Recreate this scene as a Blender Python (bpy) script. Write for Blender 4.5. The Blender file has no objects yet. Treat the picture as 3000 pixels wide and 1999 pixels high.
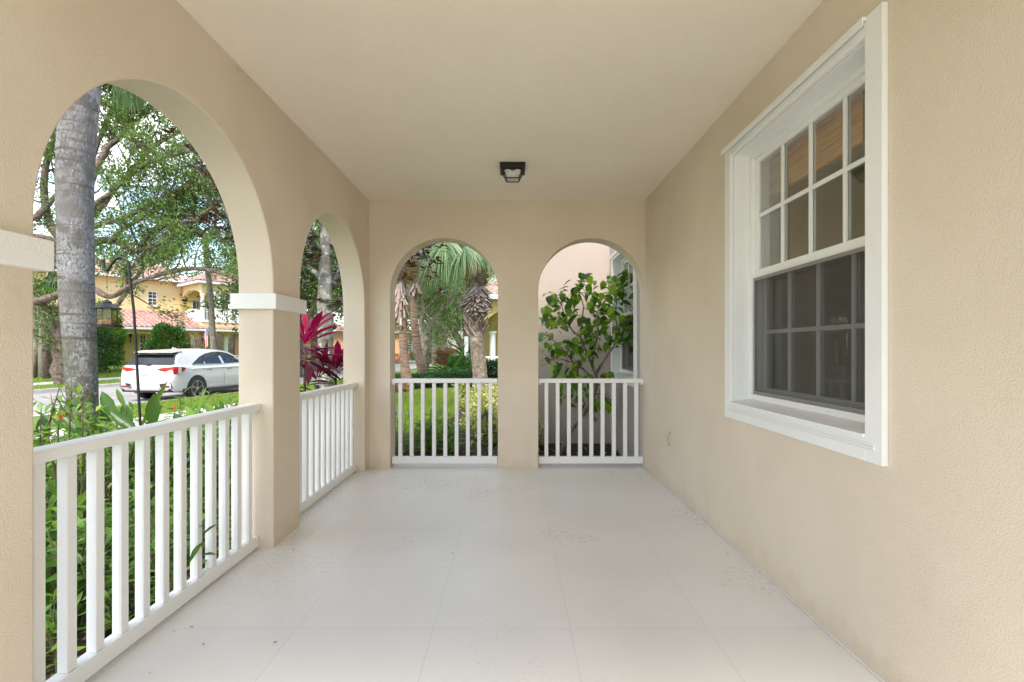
EXPO=1.58
import bpy, math, random
import numpy as np
from mathutils import Vector, Matrix
rnd = random.Random(7)
NP = np.random.RandomState(11)
col = bpy.context.scene.collection
PI = math.pi
F, HX, HY, EYE = 1111.0, 1178.0, 802.0, 1.22

def at(px, py, Y):
    """estimate of a place in the world from where it is seen and how far away it stands"""
    return Vector(((px-HX)/F*Y, Y, EYE-(py-HY)/F*Y))

# ------------------------------------------------------------------ materials
def nmat(name):
    m = bpy.data.materials.new(name); m.use_nodes = True
    nt = m.node_tree; nt.nodes.clear()
    out = nt.nodes.new('ShaderNodeOutputMaterial')
    return m, nt, out

def ln(nt, a, b): nt.links.new(a, b)

def mat(name, c1, c2=None, rough=.6, scale=3.0, bump=0.0, bscale=60.0, metal=0.0, spec=.5, coat=0.0, detail=6, stretch=None, ramp=(.35,.65), bdist=.01, c3=None, s3=8.0, r3=(.55,.65)):
    m, nt, out = nmat(name)
    b = nt.nodes.new('ShaderNodeBsdfPrincipled')
    b.inputs['Roughness'].default_value = rough
    b.inputs['Metallic'].default_value = metal
    b.inputs['Specular IOR Level'].default_value = spec
    b.inputs['Coat Weight'].default_value = coat
    ln(nt, b.outputs[0], out.inputs[0])
    tc = nt.nodes.new('ShaderNodeTexCoord'); src = tc.outputs['Object']
    if stretch:
        mp = nt.nodes.new('ShaderNodeMapping'); mp.inputs['Scale'].default_value = stretch
        ln(nt, src, mp.inputs[0]); src = mp.outputs[0]
    if c2 is None:
        b.inputs['Base Color'].default_value = (*c1, 1)
    else:
        n = nt.nodes.new('ShaderNodeTexNoise'); n.inputs['Scale'].default_value = scale; n.inputs['Detail'].default_value = detail
        ln(nt, src, n.inputs['Vector'])
        r = nt.nodes.new('ShaderNodeValToRGB')
        r.color_ramp.elements[0].position = ramp[0]; r.color_ramp.elements[1].position = ramp[1]
        r.color_ramp.elements[0].color = (*c1, 1); r.color_ramp.elements[1].color = (*c2, 1)
        ln(nt, n.outputs[0], r.inputs[0])
        last = r.outputs[0]
        if c3:
            n3 = nt.nodes.new('ShaderNodeTexNoise'); n3.inputs['Scale'].default_value = s3; n3.inputs['Detail'].default_value = 8
            ln(nt, src, n3.inputs['Vector'])
            r3n = nt.nodes.new('ShaderNodeMapRange'); r3n.inputs[1].default_value = r3[0]; r3n.inputs[2].default_value = r3[1]
            ln(nt, n3.outputs[0], r3n.inputs[0])
            mx = nt.nodes.new('ShaderNodeMix'); mx.data_type = 'RGBA'
            ln(nt, r3n.outputs[0], mx.inputs[0]); ln(nt, last, mx.inputs[6]); mx.inputs[7].default_value = (*c3, 1)
            last = mx.outputs[2]
        ln(nt, last, b.inputs['Base Color'])
    if bump:
        n2 = nt.nodes.new('ShaderNodeTexNoise'); n2.inputs['Scale'].default_value = bscale; n2.inputs['Detail'].default_value = 4
        ln(nt, src, n2.inputs['Vector'])
        bp = nt.nodes.new('ShaderNodeBump'); bp.inputs['Strength'].default_value = bump; bp.inputs['Distance'].default_value = bdist
        ln(nt, n2.outputs[0], bp.inputs['Height']); ln(nt, bp.outputs[0], b.inputs['Normal'])
    return m

def leafmat(name, cols, back=None, rough=.45, trans=.35, spec=.4):
    m, nt, out = nmat(name)
    g = nt.nodes.new('ShaderNodeNewGeometry')
    r = nt.nodes.new('ShaderNodeValToRGB')
    els = r.color_ramp.elements
    n = len(cols)
    els[0].position = 0; els[0].color = (*cols[0], 1)
    els[1].position = 1; els[1].color = (*cols[-1], 1)
    for i in range(1, n-1):
        e = els.new(i/(n-1)); e.color = (*cols[i], 1)
    ln(nt, g.outputs['Random Per Island'], r.inputs[0])
    last = r.outputs[0]
    if back:
        mx = nt.nodes.new('ShaderNodeMix'); mx.data_type = 'RGBA'
        ln(nt, g.outputs['Backfacing'], mx.inputs[0]); ln(nt, last, mx.inputs[6]); mx.inputs[7].default_value = (*back, 1)
        last = mx.outputs[2]
    b = nt.nodes.new('ShaderNodeBsdfPrincipled'); b.inputs['Roughness'].default_value = rough
    b.inputs['Specular IOR Level'].default_value = spec
    ln(nt, last, b.inputs['Base Color'])
    t = nt.nodes.new('ShaderNodeBsdfTranslucent')
    hs = nt.nodes.new('ShaderNodeHueSaturation'); hs.inputs['Value'].default_value = 1.6; hs.inputs['Hue'].default_value = .485
    ln(nt, last, hs.inputs['Color']); ln(nt, hs.outputs[0], t.inputs[0])
    s = nt.nodes.new('ShaderNodeMixShader'); s.inputs[0].default_value = trans
    ln(nt, b.outputs[0], s.inputs[1]); ln(nt, t.outputs[0], s.inputs[2]); ln(nt, s.outputs[0], out.inputs[0])
    return m

M = {}
ST = dict(rough=.85, scale=1.3, bump=.5, bscale=175, bdist=.006, spec=.2)
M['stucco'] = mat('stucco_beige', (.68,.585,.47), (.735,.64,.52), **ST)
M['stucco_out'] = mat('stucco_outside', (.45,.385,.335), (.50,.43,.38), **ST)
def dirty_foot(m):
    """splash dirt and a few long stains low on the stucco"""
    nt=m.node_tree; b=[n for n in nt.nodes if n.type=='BSDF_PRINCIPLED'][0]; src=b.inputs['Base Color'].links[0].from_socket
    tc=nt.nodes.new('ShaderNodeTexCoord'); sep=nt.nodes.new('ShaderNodeSeparateXYZ'); ln(nt,tc.outputs['Object'],sep.inputs[0])
    n=nt.nodes.new('ShaderNodeTexNoise'); n.inputs['Scale'].default_value=7; n.inputs['Detail'].default_value=9; n.inputs['Roughness'].default_value=.7; ln(nt,tc.outputs['Object'],n.inputs['Vector'])
    hz=nt.nodes.new('ShaderNodeMath'); hz.operation='MULTIPLY_ADD'; hz.inputs[1].default_value=-1.9; hz.inputs[2].default_value=.62; ln(nt,sep.outputs[2],hz.inputs[0])
    a=nt.nodes.new('ShaderNodeMath'); a.operation='ADD'; ln(nt,n.outputs[0],a.inputs[0]); ln(nt,hz.outputs[0],a.inputs[1])
    r=nt.nodes.new('ShaderNodeMapRange'); r.inputs[1].default_value=.88; r.inputs[2].default_value=1.25; r.inputs[4].default_value=.30; ln(nt,a.outputs[0],r.inputs[0])
    n2=nt.nodes.new('ShaderNodeTexNoise'); n2.inputs['Scale'].default_value=2.3; n2.inputs['Detail'].default_value=10; n2.inputs['Roughness'].default_value=.65; ln(nt,tc.outputs['Object'],n2.inputs['Vector'])
    r2=nt.nodes.new('ShaderNodeMapRange'); r2.inputs[1].default_value=.60; r2.inputs[2].default_value=.78; r2.inputs[4].default_value=.22; ln(nt,n2.outputs[0],r2.inputs[0])
    mm=nt.nodes.new('ShaderNodeMath'); mm.operation='MAXIMUM'; ln(nt,r.outputs[0],mm.inputs[0]); ln(nt,r2.outputs[0],mm.inputs[1])
    mx=nt.nodes.new('ShaderNodeMix'); mx.data_type='RGBA'; ln(nt,mm.outputs[0],mx.inputs[0]); ln(nt,src,mx.inputs[6]); mx.inputs[7].default_value=(.40,.29,.20,1); ln(nt,mx.outputs[2],b.inputs['Base Color'])
dirty_foot(M['stucco']); dirty_foot(M['stucco_out'])
M['ceil'] = mat('ceiling_stucco', (.86,.775,.655), (.88,.80,.68), rough=.85, scale=1.6, bump=.7, bscale=120, bdist=.008, spec=.2)
M['capital'] = mat('capital_white', (.78,.77,.74), (.82,.81,.78), rough=.8, bump=.45, bscale=110, bdist=.005, spec=.2)
M['white'] = mat('white_paint', (.80,.80,.78), (.84,.84,.82), rough=.35, scale=2.0, bump=.05, bscale=40)
M['rail'] = mat('white_rail_paint', (.82,.82,.81), (.85,.85,.84), rough=.32, scale=3.0, c3=(.62,.60,.55), s3=34, r3=(.74,.80))
M['trim'] = mat('window_trim', (.80,.80,.79), (.84,.84,.83), rough=.55, scale=2, bump=.25, bscale=120, bdist=.003)
M['room'] = mat('interior_wall', (.60,.52,.41), (.63,.55,.44), rough=.8)
M['black'] = mat('black_metal', (.004,.004,.004), (.010,.009,.008), rough=.5, scale=30, bump=.1)
M['bronze'] = mat('dark_bronze', (.02,.016,.012), (.05,.04,.03), rough=.5, scale=12)
M['seed'] = mat('bird_seed', (.05,.035,.015), (.35,.24,.11), rough=.9, scale=160, ramp=(.45,.55))
M['bamboo'] = mat('bamboo_slats', (.62,.31,.11), (.92,.60,.27), rough=.6, scale=10, stretch=(1,.6,22))
M['cord'] = mat('cord', (.12,.07,.04), rough=.8)
M['soil'] = mat('mulch', (.018,.011,.008), (.085,.05,.035), rough=.95, scale=38, bump=1.0, bscale=45, bdist=.03, ramp=(.35,.7))
M['chip'] = leafmat('mulch_chips', [(.02,.012,.008),(.06,.035,.022),(.03,.018,.012),(.16,.11,.08)], rough=.9, trans=0, spec=.1)
M['fallen'] = leafmat('fallen_leaf', [(.30,.17,.10),(.45,.33,.24),(.20,.09,.05)], rough=.7, trans=.1)
M['grass'] = mat('lawn', (.07,.125,.015), (.13,.21,.03), rough=.9, scale=7, bump=.6, bscale=60, bdist=.03)
M['blade'] = leafmat('grass_blade', [(.09,.17,.02),(.16,.27,.03),(.24,.34,.05),(.33,.38,.10)], rough=.6, trans=.4, spec=.2)
M['asphalt'] = mat('asphalt', (.27,.255,.25), (.34,.325,.315), rough=.9, scale=2.2, bump=.3, bscale=90, c3=(.22,.21,.205), s3=.6)
M['concrete'] = mat('concrete', (.50,.47,.42), (.60,.57,.52), rough=.85, scale=2.5, bump=.2, bscale=70)
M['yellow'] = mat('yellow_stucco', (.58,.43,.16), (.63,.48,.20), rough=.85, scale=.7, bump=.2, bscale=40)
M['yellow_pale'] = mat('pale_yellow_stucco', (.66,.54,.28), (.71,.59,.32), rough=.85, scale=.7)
M['peach'] = mat('peach_stucco', (.62,.36,.20), (.68,.41,.24), rough=.85, scale=.7)
M['cream'] = mat('cream_stucco', (.72,.68,.58), (.77,.73,.64), rough=.85, scale=.7)
M['wh'] = mat('white_masonry', (.76,.76,.74), (.80,.80,.78), rough=.6)
M['tile'] = mat('roof_tile', (.38,.205,.165), (.52,.33,.28), rough=.8, scale=5, c3=(.30,.16,.13), s3=1.7, ramp=(.4,.6))
M['dark'] = mat('dark_opening', (.03,.028,.025), rough=.5)
M['door'] = mat('garage_door', (.55,.42,.19), (.58,.45,.21), rough=.6)
M['bark'] = mat('oak_bark', (.065,.045,.034), (.20,.15,.12), rough=.9, scale=9, bump=.8, bscale=30, bdist=.04)
M['lichen'] = mat('lichen_bark', (.10,.085,.065), (.27,.255,.21), rough=.9, scale=7, bump=.7, bscale=35, bdist=.02, c3=(.40,.42,.36), s3=9, r3=(.54,.62))
M['palebark'] = mat('pale_bark', (.20,.165,.13), (.36,.31,.26), rough=.9, scale=6, bump=.6, bscale=30, bdist=.03)
M['sabal'] = mat('sabal_bark', (.12,.085,.06), (.27,.22,.17), rough=.9, scale=9, bump=.9, bscale=14, bdist=.04, c3=(.34,.31,.26), s3=6, r3=(.58,.68))
M['ringbark'] = mat('ringed_palm_trunk', (.16,.09,.06), (.33,.22,.16), rough=.9, scale=6, bump=.9, bscale=8, bdist=.04, stretch=(1,1,9), c3=(.06,.06,.035), s3=2.2, r3=(.55,.68))
M['boot'] = leafmat('palm_boot', [(.20,.13,.10),(.36,.28,.24),(.50,.42,.37),(.28,.19,.16)], rough=.9, trans=0, spec=.1)
M['fibre'] = leafmat('palm_fibre', [(.10,.05,.025),(.22,.12,.06),(.16,.13,.04)], rough=.9, trans=.1, spec=.1)
M['oakleaf'] = leafmat('oak_leaf', [(.035,.07,.015),(.07,.135,.025),(.12,.21,.04),(.19,.29,.07)])
M['paleleaf'] = leafmat('pale_leaf', [(.06,.11,.03),(.11,.19,.05),(.17,.26,.08),(.24,.33,.12)])
M['farleaf'] = leafmat('far_leaf', [(.045,.08,.02),(.09,.15,.035),(.14,.22,.06),(.20,.28,.10)])
M['magleaf'] = leafmat('magnolia_leaf', [(.012,.035,.012),(.03,.07,.02),(.05,.10,.03)], back=(.10,.038,.018), rough=.25, trans=.1, spec=.6)
M['shrub'] = leafmat('shrub_leaf', [(.02,.06,.012),(.045,.13,.02),(.09,.22,.03)], rough=.4)
M['hedge'] = leafmat('hedge_leaf', [(.015,.045,.012),(.03,.085,.02),(.055,.14,.035),(.03,.07,.04)], rough=.45)
M['ficus'] = leafmat('ficus_leaf', [(.04,.12,.015),(.09,.22,.025),(.15,.32,.04)], rough=.4)
M['bedleaf'] = leafmat('bed_leaf', [(.05,.12,.022),(.10,.22,.03),(.16,.31,.045),(.08,.18,.06)], rough=.4, trans=.4)
M['bedlime'] = leafmat('bed_lime_leaf', [(.08,.19,.025),(.14,.28,.035),(.22,.37,.05)], rough=.4, trans=.45)
M['paddle'] = leafmat('paddle_leaf', [(.018,.06,.012),(.04,.115,.015),(.13,.23,.025)], rough=.35, trans=.4)
M['hib'] = leafmat('hibiscus_leaf', [(.03,.085,.01),(.08,.20,.018),(.17,.34,.025),(.30,.48,.04)], rough=.35, trans=.3)
M['varieg'] = leafmat('variegated_leaf', [(.10,.20,.04),(.45,.50,.12),(.62,.60,.28),(.30,.38,.06),(.66,.62,.20)], rough=.45, trans=.3)
M['magenta'] = leafmat('magenta_leaf', [(.20,.003,.028),(.30,.006,.05),(.13,.004,.022)], rough=.35, trans=.35)
M['burgundy'] = leafmat('burgundy_leaf', [(.045,.008,.014),(.10,.012,.03),(.03,.02,.018)], rough=.35, trans=.2)
M['redspike'] = leafmat('spiky_leaf', [(.32,.10,.06),(.42,.20,.12),(.16,.20,.06),(.25,.28,.10)], rough=.5, trans=.3)
M['fan'] = leafmat('fan_leaf', [(.03,.07,.025),(.07,.13,.05),(.13,.20,.08),(.20,.27,.12)], rough=.4, trans=.3)
M['frond'] = leafmat('frond_leaflet', [(.04,.09,.02),(.09,.16,.035),(.14,.21,.06)], rough=.4, trans=.35)
M['stem'] = mat('green_stem', (.06,.10,.025), (.13,.10,.05), rough=.7, scale=9)
M['twig'] = mat('brown_twig', (.07,.045,.03), (.16,.115,.08), rough=.85, scale=16, bump=.4, bscale=60)
M['hibbark'] = mat('hibiscus_bark', (.11,.08,.055), (.30,.25,.18), rough=.85, scale=14, bump=.5, bscale=50, stretch=(1,1,.4))
M['orange'] = leafmat('orange_bract', [(.75,.16,.02),(.80,.28,.04),(.65,.08,.02)], rough=.5, trans=.3)
M['violet'] = leafmat('violet_petal', [(.16,.12,.50),(.24,.18,.62)], rough=.6, trans=.3)
M['redpetal'] = leafmat('red_petal', [(.60,.03,.02),(.7,.10,.03)], rough=.6, trans=.2)
M['carpaint'] = mat('white_car_paint', (.52,.52,.515), rough=.22, coat=1.0, spec=.5)
M['carblack'] = mat('car_trim_black', (.012,.012,.013), rough=.45)
M['tyre'] = mat('tyre_rubber', (.018,.018,.018), rough=.8)
M['chrome'] = mat('chrome', (.75,.75,.76), rough=.18, metal=1.0)
M['alloy'] = mat('alloy_wheel', (.55,.55,.56), rough=.3, metal=.9)
M['lampred'] = mat('tail_lamp_red', (.26,.004,.008), (.38,.008,.012), rough=.12, scale=7, coat=1.0, spec=.7)
M['lampclear'] = mat('tail_lamp_clear', (.55,.50,.50), rough=.1, coat=1.0)
M['reflred'] = mat('reflector_red', (.22,.01,.012), rough=.2, coat=1.0)
M['plate'] = mat('number_plate', (.62,.66,.64), rough=.4)
M['platetext'] = mat('plate_green', (.03,.15,.12), rough=.5)
M['plateorange'] = mat('plate_orange', (.75,.28,.05), rough=.5)
M['flagred'] = mat('flag_red', (.50,.025,.04), rough=.8)
M['flagwhite'] = mat('flag_white', (.78,.77,.76), rough=.8)
M['flagblue'] = mat('flag_blue', (.03,.05,.20), rough=.8)
M['beigepaint'] = mat('beige_painted_metal', (.52,.42,.31), rough=.5)
M['grit'] = mat('leaf_grit', (.10,.06,.035), rough=.9)
M['gutter'] = mat('gutter_white', (.70,.71,.72), rough=.4)

def glassmat(name, tint=(.95,.96,.95), refl_rough=.01, dark=None, gain=1.0):
    m, nt, out = nmat(name)
    t = nt.nodes.new('ShaderNodeBsdfTransparent'); t.inputs[0].default_value = (*tint, 1)
    g = nt.nodes.new('ShaderNodeBsdfGlossy'); g.inputs['Roughness'].default_value = refl_rough
    lw = nt.nodes.new('ShaderNodeLayerWeight'); lw.inputs[0].default_value = .5
    pw = nt.nodes.new('ShaderNodeMath'); pw.operation = 'POWER'; pw.inputs[1].default_value = 5; ln(nt, lw.outputs['Facing'], pw.inputs[0])
    fr = nt.nodes.new('ShaderNodeMath'); fr.operation = 'MULTIPLY_ADD'; fr.inputs[1].default_value = .95; fr.inputs[2].default_value = .045; ln(nt, pw.outputs[0], fr.inputs[0])
    mu = nt.nodes.new('ShaderNodeMath'); mu.operation = 'MULTIPLY'; mu.inputs[1].default_value = gain; mu.use_clamp = True
    ln(nt, fr.outputs[0], mu.inputs[0])
    s = nt.nodes.new('ShaderNodeMixShader'); ln(nt, mu.outputs[0], s.inputs[0])
    if dark:
        d = nt.nodes.new('ShaderNodeBsdfDiffuse'); d.inputs[0].default_value = (*dark, 1)
        ln(nt, d.outputs[0], s.inputs[1])
    else:
        ln(nt, t.outputs[0], s.inputs[1])
    ln(nt, g.outputs[0], s.inputs[2]); ln(nt, s.outputs[0], out.inputs[0])
    return m
M['glass'] = glassmat('window_glass', gain=2.3)
M['feedglass'] = glassmat('feeder_plastic', (.88,.74,.62), .08)
M['lampglass'] = mat('seeded_glass', (.62,.62,.56), (.42,.42,.36), rough=.25, scale=30, bump=.6, bscale=60)
M['carglass'] = glassmat('car_glass', dark=(.008,.010,.011), gain=1.7)
M['houseglass'] = glassmat('house_glass', dark=(.05,.055,.055), gain=2.0)
m, nt, out = nmat('insect_screen')
t = nt.nodes.new('ShaderNodeBsdfTransparent'); t.inputs[0].default_value = (1,1,1,1)
d = nt.nodes.new('ShaderNodeBsdfDiffuse'); d.inputs[0].default_value = (.045,.043,.04,1)
s = nt.nodes.new('ShaderNodeMixShader'); s.inputs[0].default_value = .55
ln(nt, t.outputs[0], s.inputs[1]); ln(nt, d.outputs[0], s.inputs[2]); ln(nt, s.outputs[0], out.inputs[0])
M['screen'] = m
M['screenframe'] = mat('screen_frame', (.22,.21,.195), rough=.45)

# palm trunk: grey, pale blotches, rings, darker mossy foot
def royal_mat():
    m, nt, out = nmat('royal_palm_bark')
    b = nt.nodes.new('ShaderNodeBsdfPrincipled'); b.inputs['Roughness'].default_value = .9; b.inputs['Specular IOR Level'].default_value = .15
    ln(nt, b.outputs[0], out.inputs[0])
    tc = nt.nodes.new('ShaderNodeTexCoord')
    def noise(scale, st, detail=8):
        mp = nt.nodes.new('ShaderNodeMapping'); mp.inputs['Scale'].default_value = st
        ln(nt, tc.outputs['Object'], mp.inputs[0])
        n = nt.nodes.new('ShaderNodeTexNoise'); n.inputs['Scale'].default_value = scale; n.inputs['Detail'].default_value = detail
        ln(nt, mp.outputs[0], n.inputs['Vector']); return n
    def rng(n, a, c):
        r = nt.nodes.new('ShaderNodeMapRange'); r.inputs[1].default_value = a; r.inputs[2].default_value = c
        ln(nt, n, r.inputs[0]); return r.outputs[0]
    def mix(f, a, bcol):
        mx = nt.nodes.new('ShaderNodeMix'); mx.data_type = 'RGBA'
        if isinstance(f, float): mx.inputs[0].default_value = f
        else: ln(nt, f, mx.inputs[0])
        if isinstance(a, tuple): mx.inputs[6].default_value = (*a, 1)
        else: ln(nt, a, mx.inputs[6])
        mx.inputs[7].default_value = (*bcol, 1); return mx.outputs[2]
    c = mix(rng(noise(2.4,(1,1,.8)).outputs[0], .36,.64), (.14,.13,.125), (.25,.24,.245))
    c = mix(rng(noise(34,(1.5,1.5,.35)).outputs[0], .54,.70), c, (.34,.33,.335))
    c = mix(rng(noise(44,(1,1,.6)).outputs[0], .50,.66), c, (.085,.077,.07))
    c = mix(rng(noise(5,(1,1,1.1)).outputs[0], .52,.62), c, (.115,.105,.095))
    c = mix(rng(noise(1.7,(.5,.5,10),4).outputs[0], .56,.64), c, (.10,.085,.075))
    c = mix(rng(noise(1.1,(1,1,1),3).outputs[0], .52,.64), c, (.14,.13,.12))
    sep = nt.nodes.new('ShaderNodeSeparateXYZ'); ln(nt, tc.outputs['Object'], sep.inputs[0])
    hz = nt.nodes.new('ShaderNodeMapRange'); hz.inputs[1].default_value = 2.3; hz.inputs[2].default_value = .6
    ln(nt, sep.outputs[2], hz.inputs[0])
    nm = noise(7,(1,1,1)); mm = nt.nodes.new('ShaderNodeMath'); mm.operation='MULTIPLY'; ln(nt, rng(nm.outputs[0], .40,.55), mm.inputs[0]); ln(nt, hz.outputs[0], mm.inputs[1])
    c = mix(mm.outputs[0], c, (.085,.085,.055))
    n2 = noise(30,(1,1,1)); m2 = nt.nodes.new('ShaderNodeMath'); m2.operation='MULTIPLY'; ln(nt, rng(n2.outputs[0], .60,.68), m2.inputs[0]); ln(nt, hz.outputs[0], m2.inputs[1])
    c = mix(m2.outputs[0], c, (.36,.40,.34))
    ln(nt, c, b.inputs['Base Color'])
    bn = noise(26,(1.3,1.3,.4)); bp = nt.nodes.new('ShaderNodeBump'); bp.inputs['Strength'].default_value=.6; bp.inputs['Distance'].default_value=.02
    ln(nt, bn.outputs[0], bp.inputs['Height']); ln(nt, bp.outputs[0], b.inputs['Normal'])
    return m
M['royal'] = royal_mat()

# porch floor: painted concrete, scored in squares, stippled sheen
def floor_mat():
    m, nt, out = nmat('porch_floor_coating')
    b = nt.nodes.new('ShaderNodeBsdfPrincipled')
    ln(nt, b.outputs[0], out.inputs[0])
    tc = nt.nodes.new('ShaderNodeTexCoord')
    sep = nt.nodes.new('ShaderNodeSeparateXYZ'); ln(nt, tc.outputs['Object'], sep.inputs[0])
    def line(outp, off, per):
        a = nt.nodes.new('ShaderNodeMath'); a.operation='SUBTRACT'; a.inputs[1].default_value = off; ln(nt, outp, a.inputs[0])
        p = nt.nodes.new('ShaderNodeMath'); p.operation='PINGPONG'; p.inputs[1].default_value = per/2; ln(nt, a.outputs[0], p.inputs[0])
        r = nt.nodes.new('ShaderNodeMapRange'); r.inputs[1].default_value=.001; r.inputs[2].default_value=.004; r.inputs[3].default_value=1; r.inputs[4].default_value=0
        ln(nt, p.outputs[0], r.inputs[0]); return r.outputs[0]
    lx = line(sep.outputs[0], .252, .598); ly = line(sep.outputs[1], 4.46, .588)
    mxm = nt.nodes.new('ShaderNodeMath'); mxm.operation='MAXIMUM'; ln(nt, lx, mxm.inputs[0]); ln(nt, ly, mxm.inputs[1])
    n = nt.nodes.new('ShaderNodeTexNoise'); n.inputs['Scale'].default_value = 1.4; n.inputs['Detail'].default_value = 5
    ln(nt, tc.outputs['Object'], n.inputs['Vector'])
    r = nt.nodes.new('ShaderNodeValToRGB'); r.color_ramp.elements[0].position=.3; r.color_ramp.elements[1].position=.7
    r.color_ramp.elements[0].color=(.70,.68,.635,1); r.color_ramp.elements[1].color=(.775,.76,.725,1)
    ln(nt, n.outputs[0], r.inputs[0])
    # worn stipple: flecks of paler coat
    n3 = nt.nodes.new('ShaderNodeTexNoise'); n3.inputs['Scale'].default_value = 38; n3.inputs['Detail'].default_value = 5; n3.inputs['Distortion'].default_value=.0
    ln(nt, tc.outputs['Object'], n3.inputs['Vector'])
    st = nt.nodes.new('ShaderNodeMapRange'); st.inputs[1].default_value=.47; st.inputs[2].default_value=.58; ln(nt, n3.outputs[0], st.inputs[0])
    nw = nt.nodes.new('ShaderNodeTexNoise'); nw.inputs['Scale'].default_value=.9; nw.inputs['Detail'].default_value=4; ln(nt, tc.outputs['Object'], nw.inputs['Vector'])
    wr = nt.nodes.new('ShaderNodeMapRange'); wr.inputs[1].default_value=.25; wr.inputs[2].default_value=.75; ln(nt, nw.outputs[0], wr.inputs[0])
    sm = nt.nodes.new('ShaderNodeMath'); sm.operation='MULTIPLY'; ln(nt, st.outputs[0], sm.inputs[0]); ln(nt, wr.outputs[0], sm.inputs[1]); st = sm
    mf = nt.nodes.new('ShaderNodeMath'); mf.operation='MULTIPLY'; mf.inputs[1].default_value=.22; ln(nt, st.outputs[0], mf.inputs[0])
    c0 = nt.nodes.new('ShaderNodeMix'); c0.data_type='RGBA'; ln(nt, mf.outputs[0], c0.inputs[0]); ln(nt, r.outputs[0], c0.inputs[6]); c0.inputs[7].default_value=(.80,.78,.74,1)
    ml = nt.nodes.new('ShaderNodeMath'); ml.operation='MULTIPLY'; ml.inputs[1].default_value=.34; ln(nt, mxm.outputs[0], ml.inputs[0])
    c1 = nt.nodes.new('ShaderNodeMix'); c1.data_type='RGBA'; ln(nt, ml.outputs[0], c1.inputs[0]); ln(nt, c0.outputs[2], c1.inputs[6]); c1.inputs[7].default_value=(.50,.48,.43,1)
    ln(nt, c1.outputs[2], b.inputs['Base Color'])
    rr = nt.nodes.new('ShaderNodeMapRange'); rr.inputs[3].default_value=.40; rr.inputs[4].default_value=.20; ln(nt, st.outputs[0], rr.inputs[0])
    ln(nt, rr.outputs[0], b.inputs['Roughness'])
    sb = nt.nodes.new('ShaderNodeMath'); sb.operation='SUBTRACT'; ln(nt, n3.outputs[0], sb.inputs[0]); ln(nt, mxm.outputs[0], sb.inputs[1])
    bp = nt.nodes.new('ShaderNodeBump'); bp.inputs['Strength'].default_value=.10; bp.inputs['Distance'].default_value=.004
    ln(nt, sb.outputs[0], bp.inputs['Height']); ln(nt, bp.outputs[0], b.inputs['Normal'])
    return m
M['floor'] = floor_mat()

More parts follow.
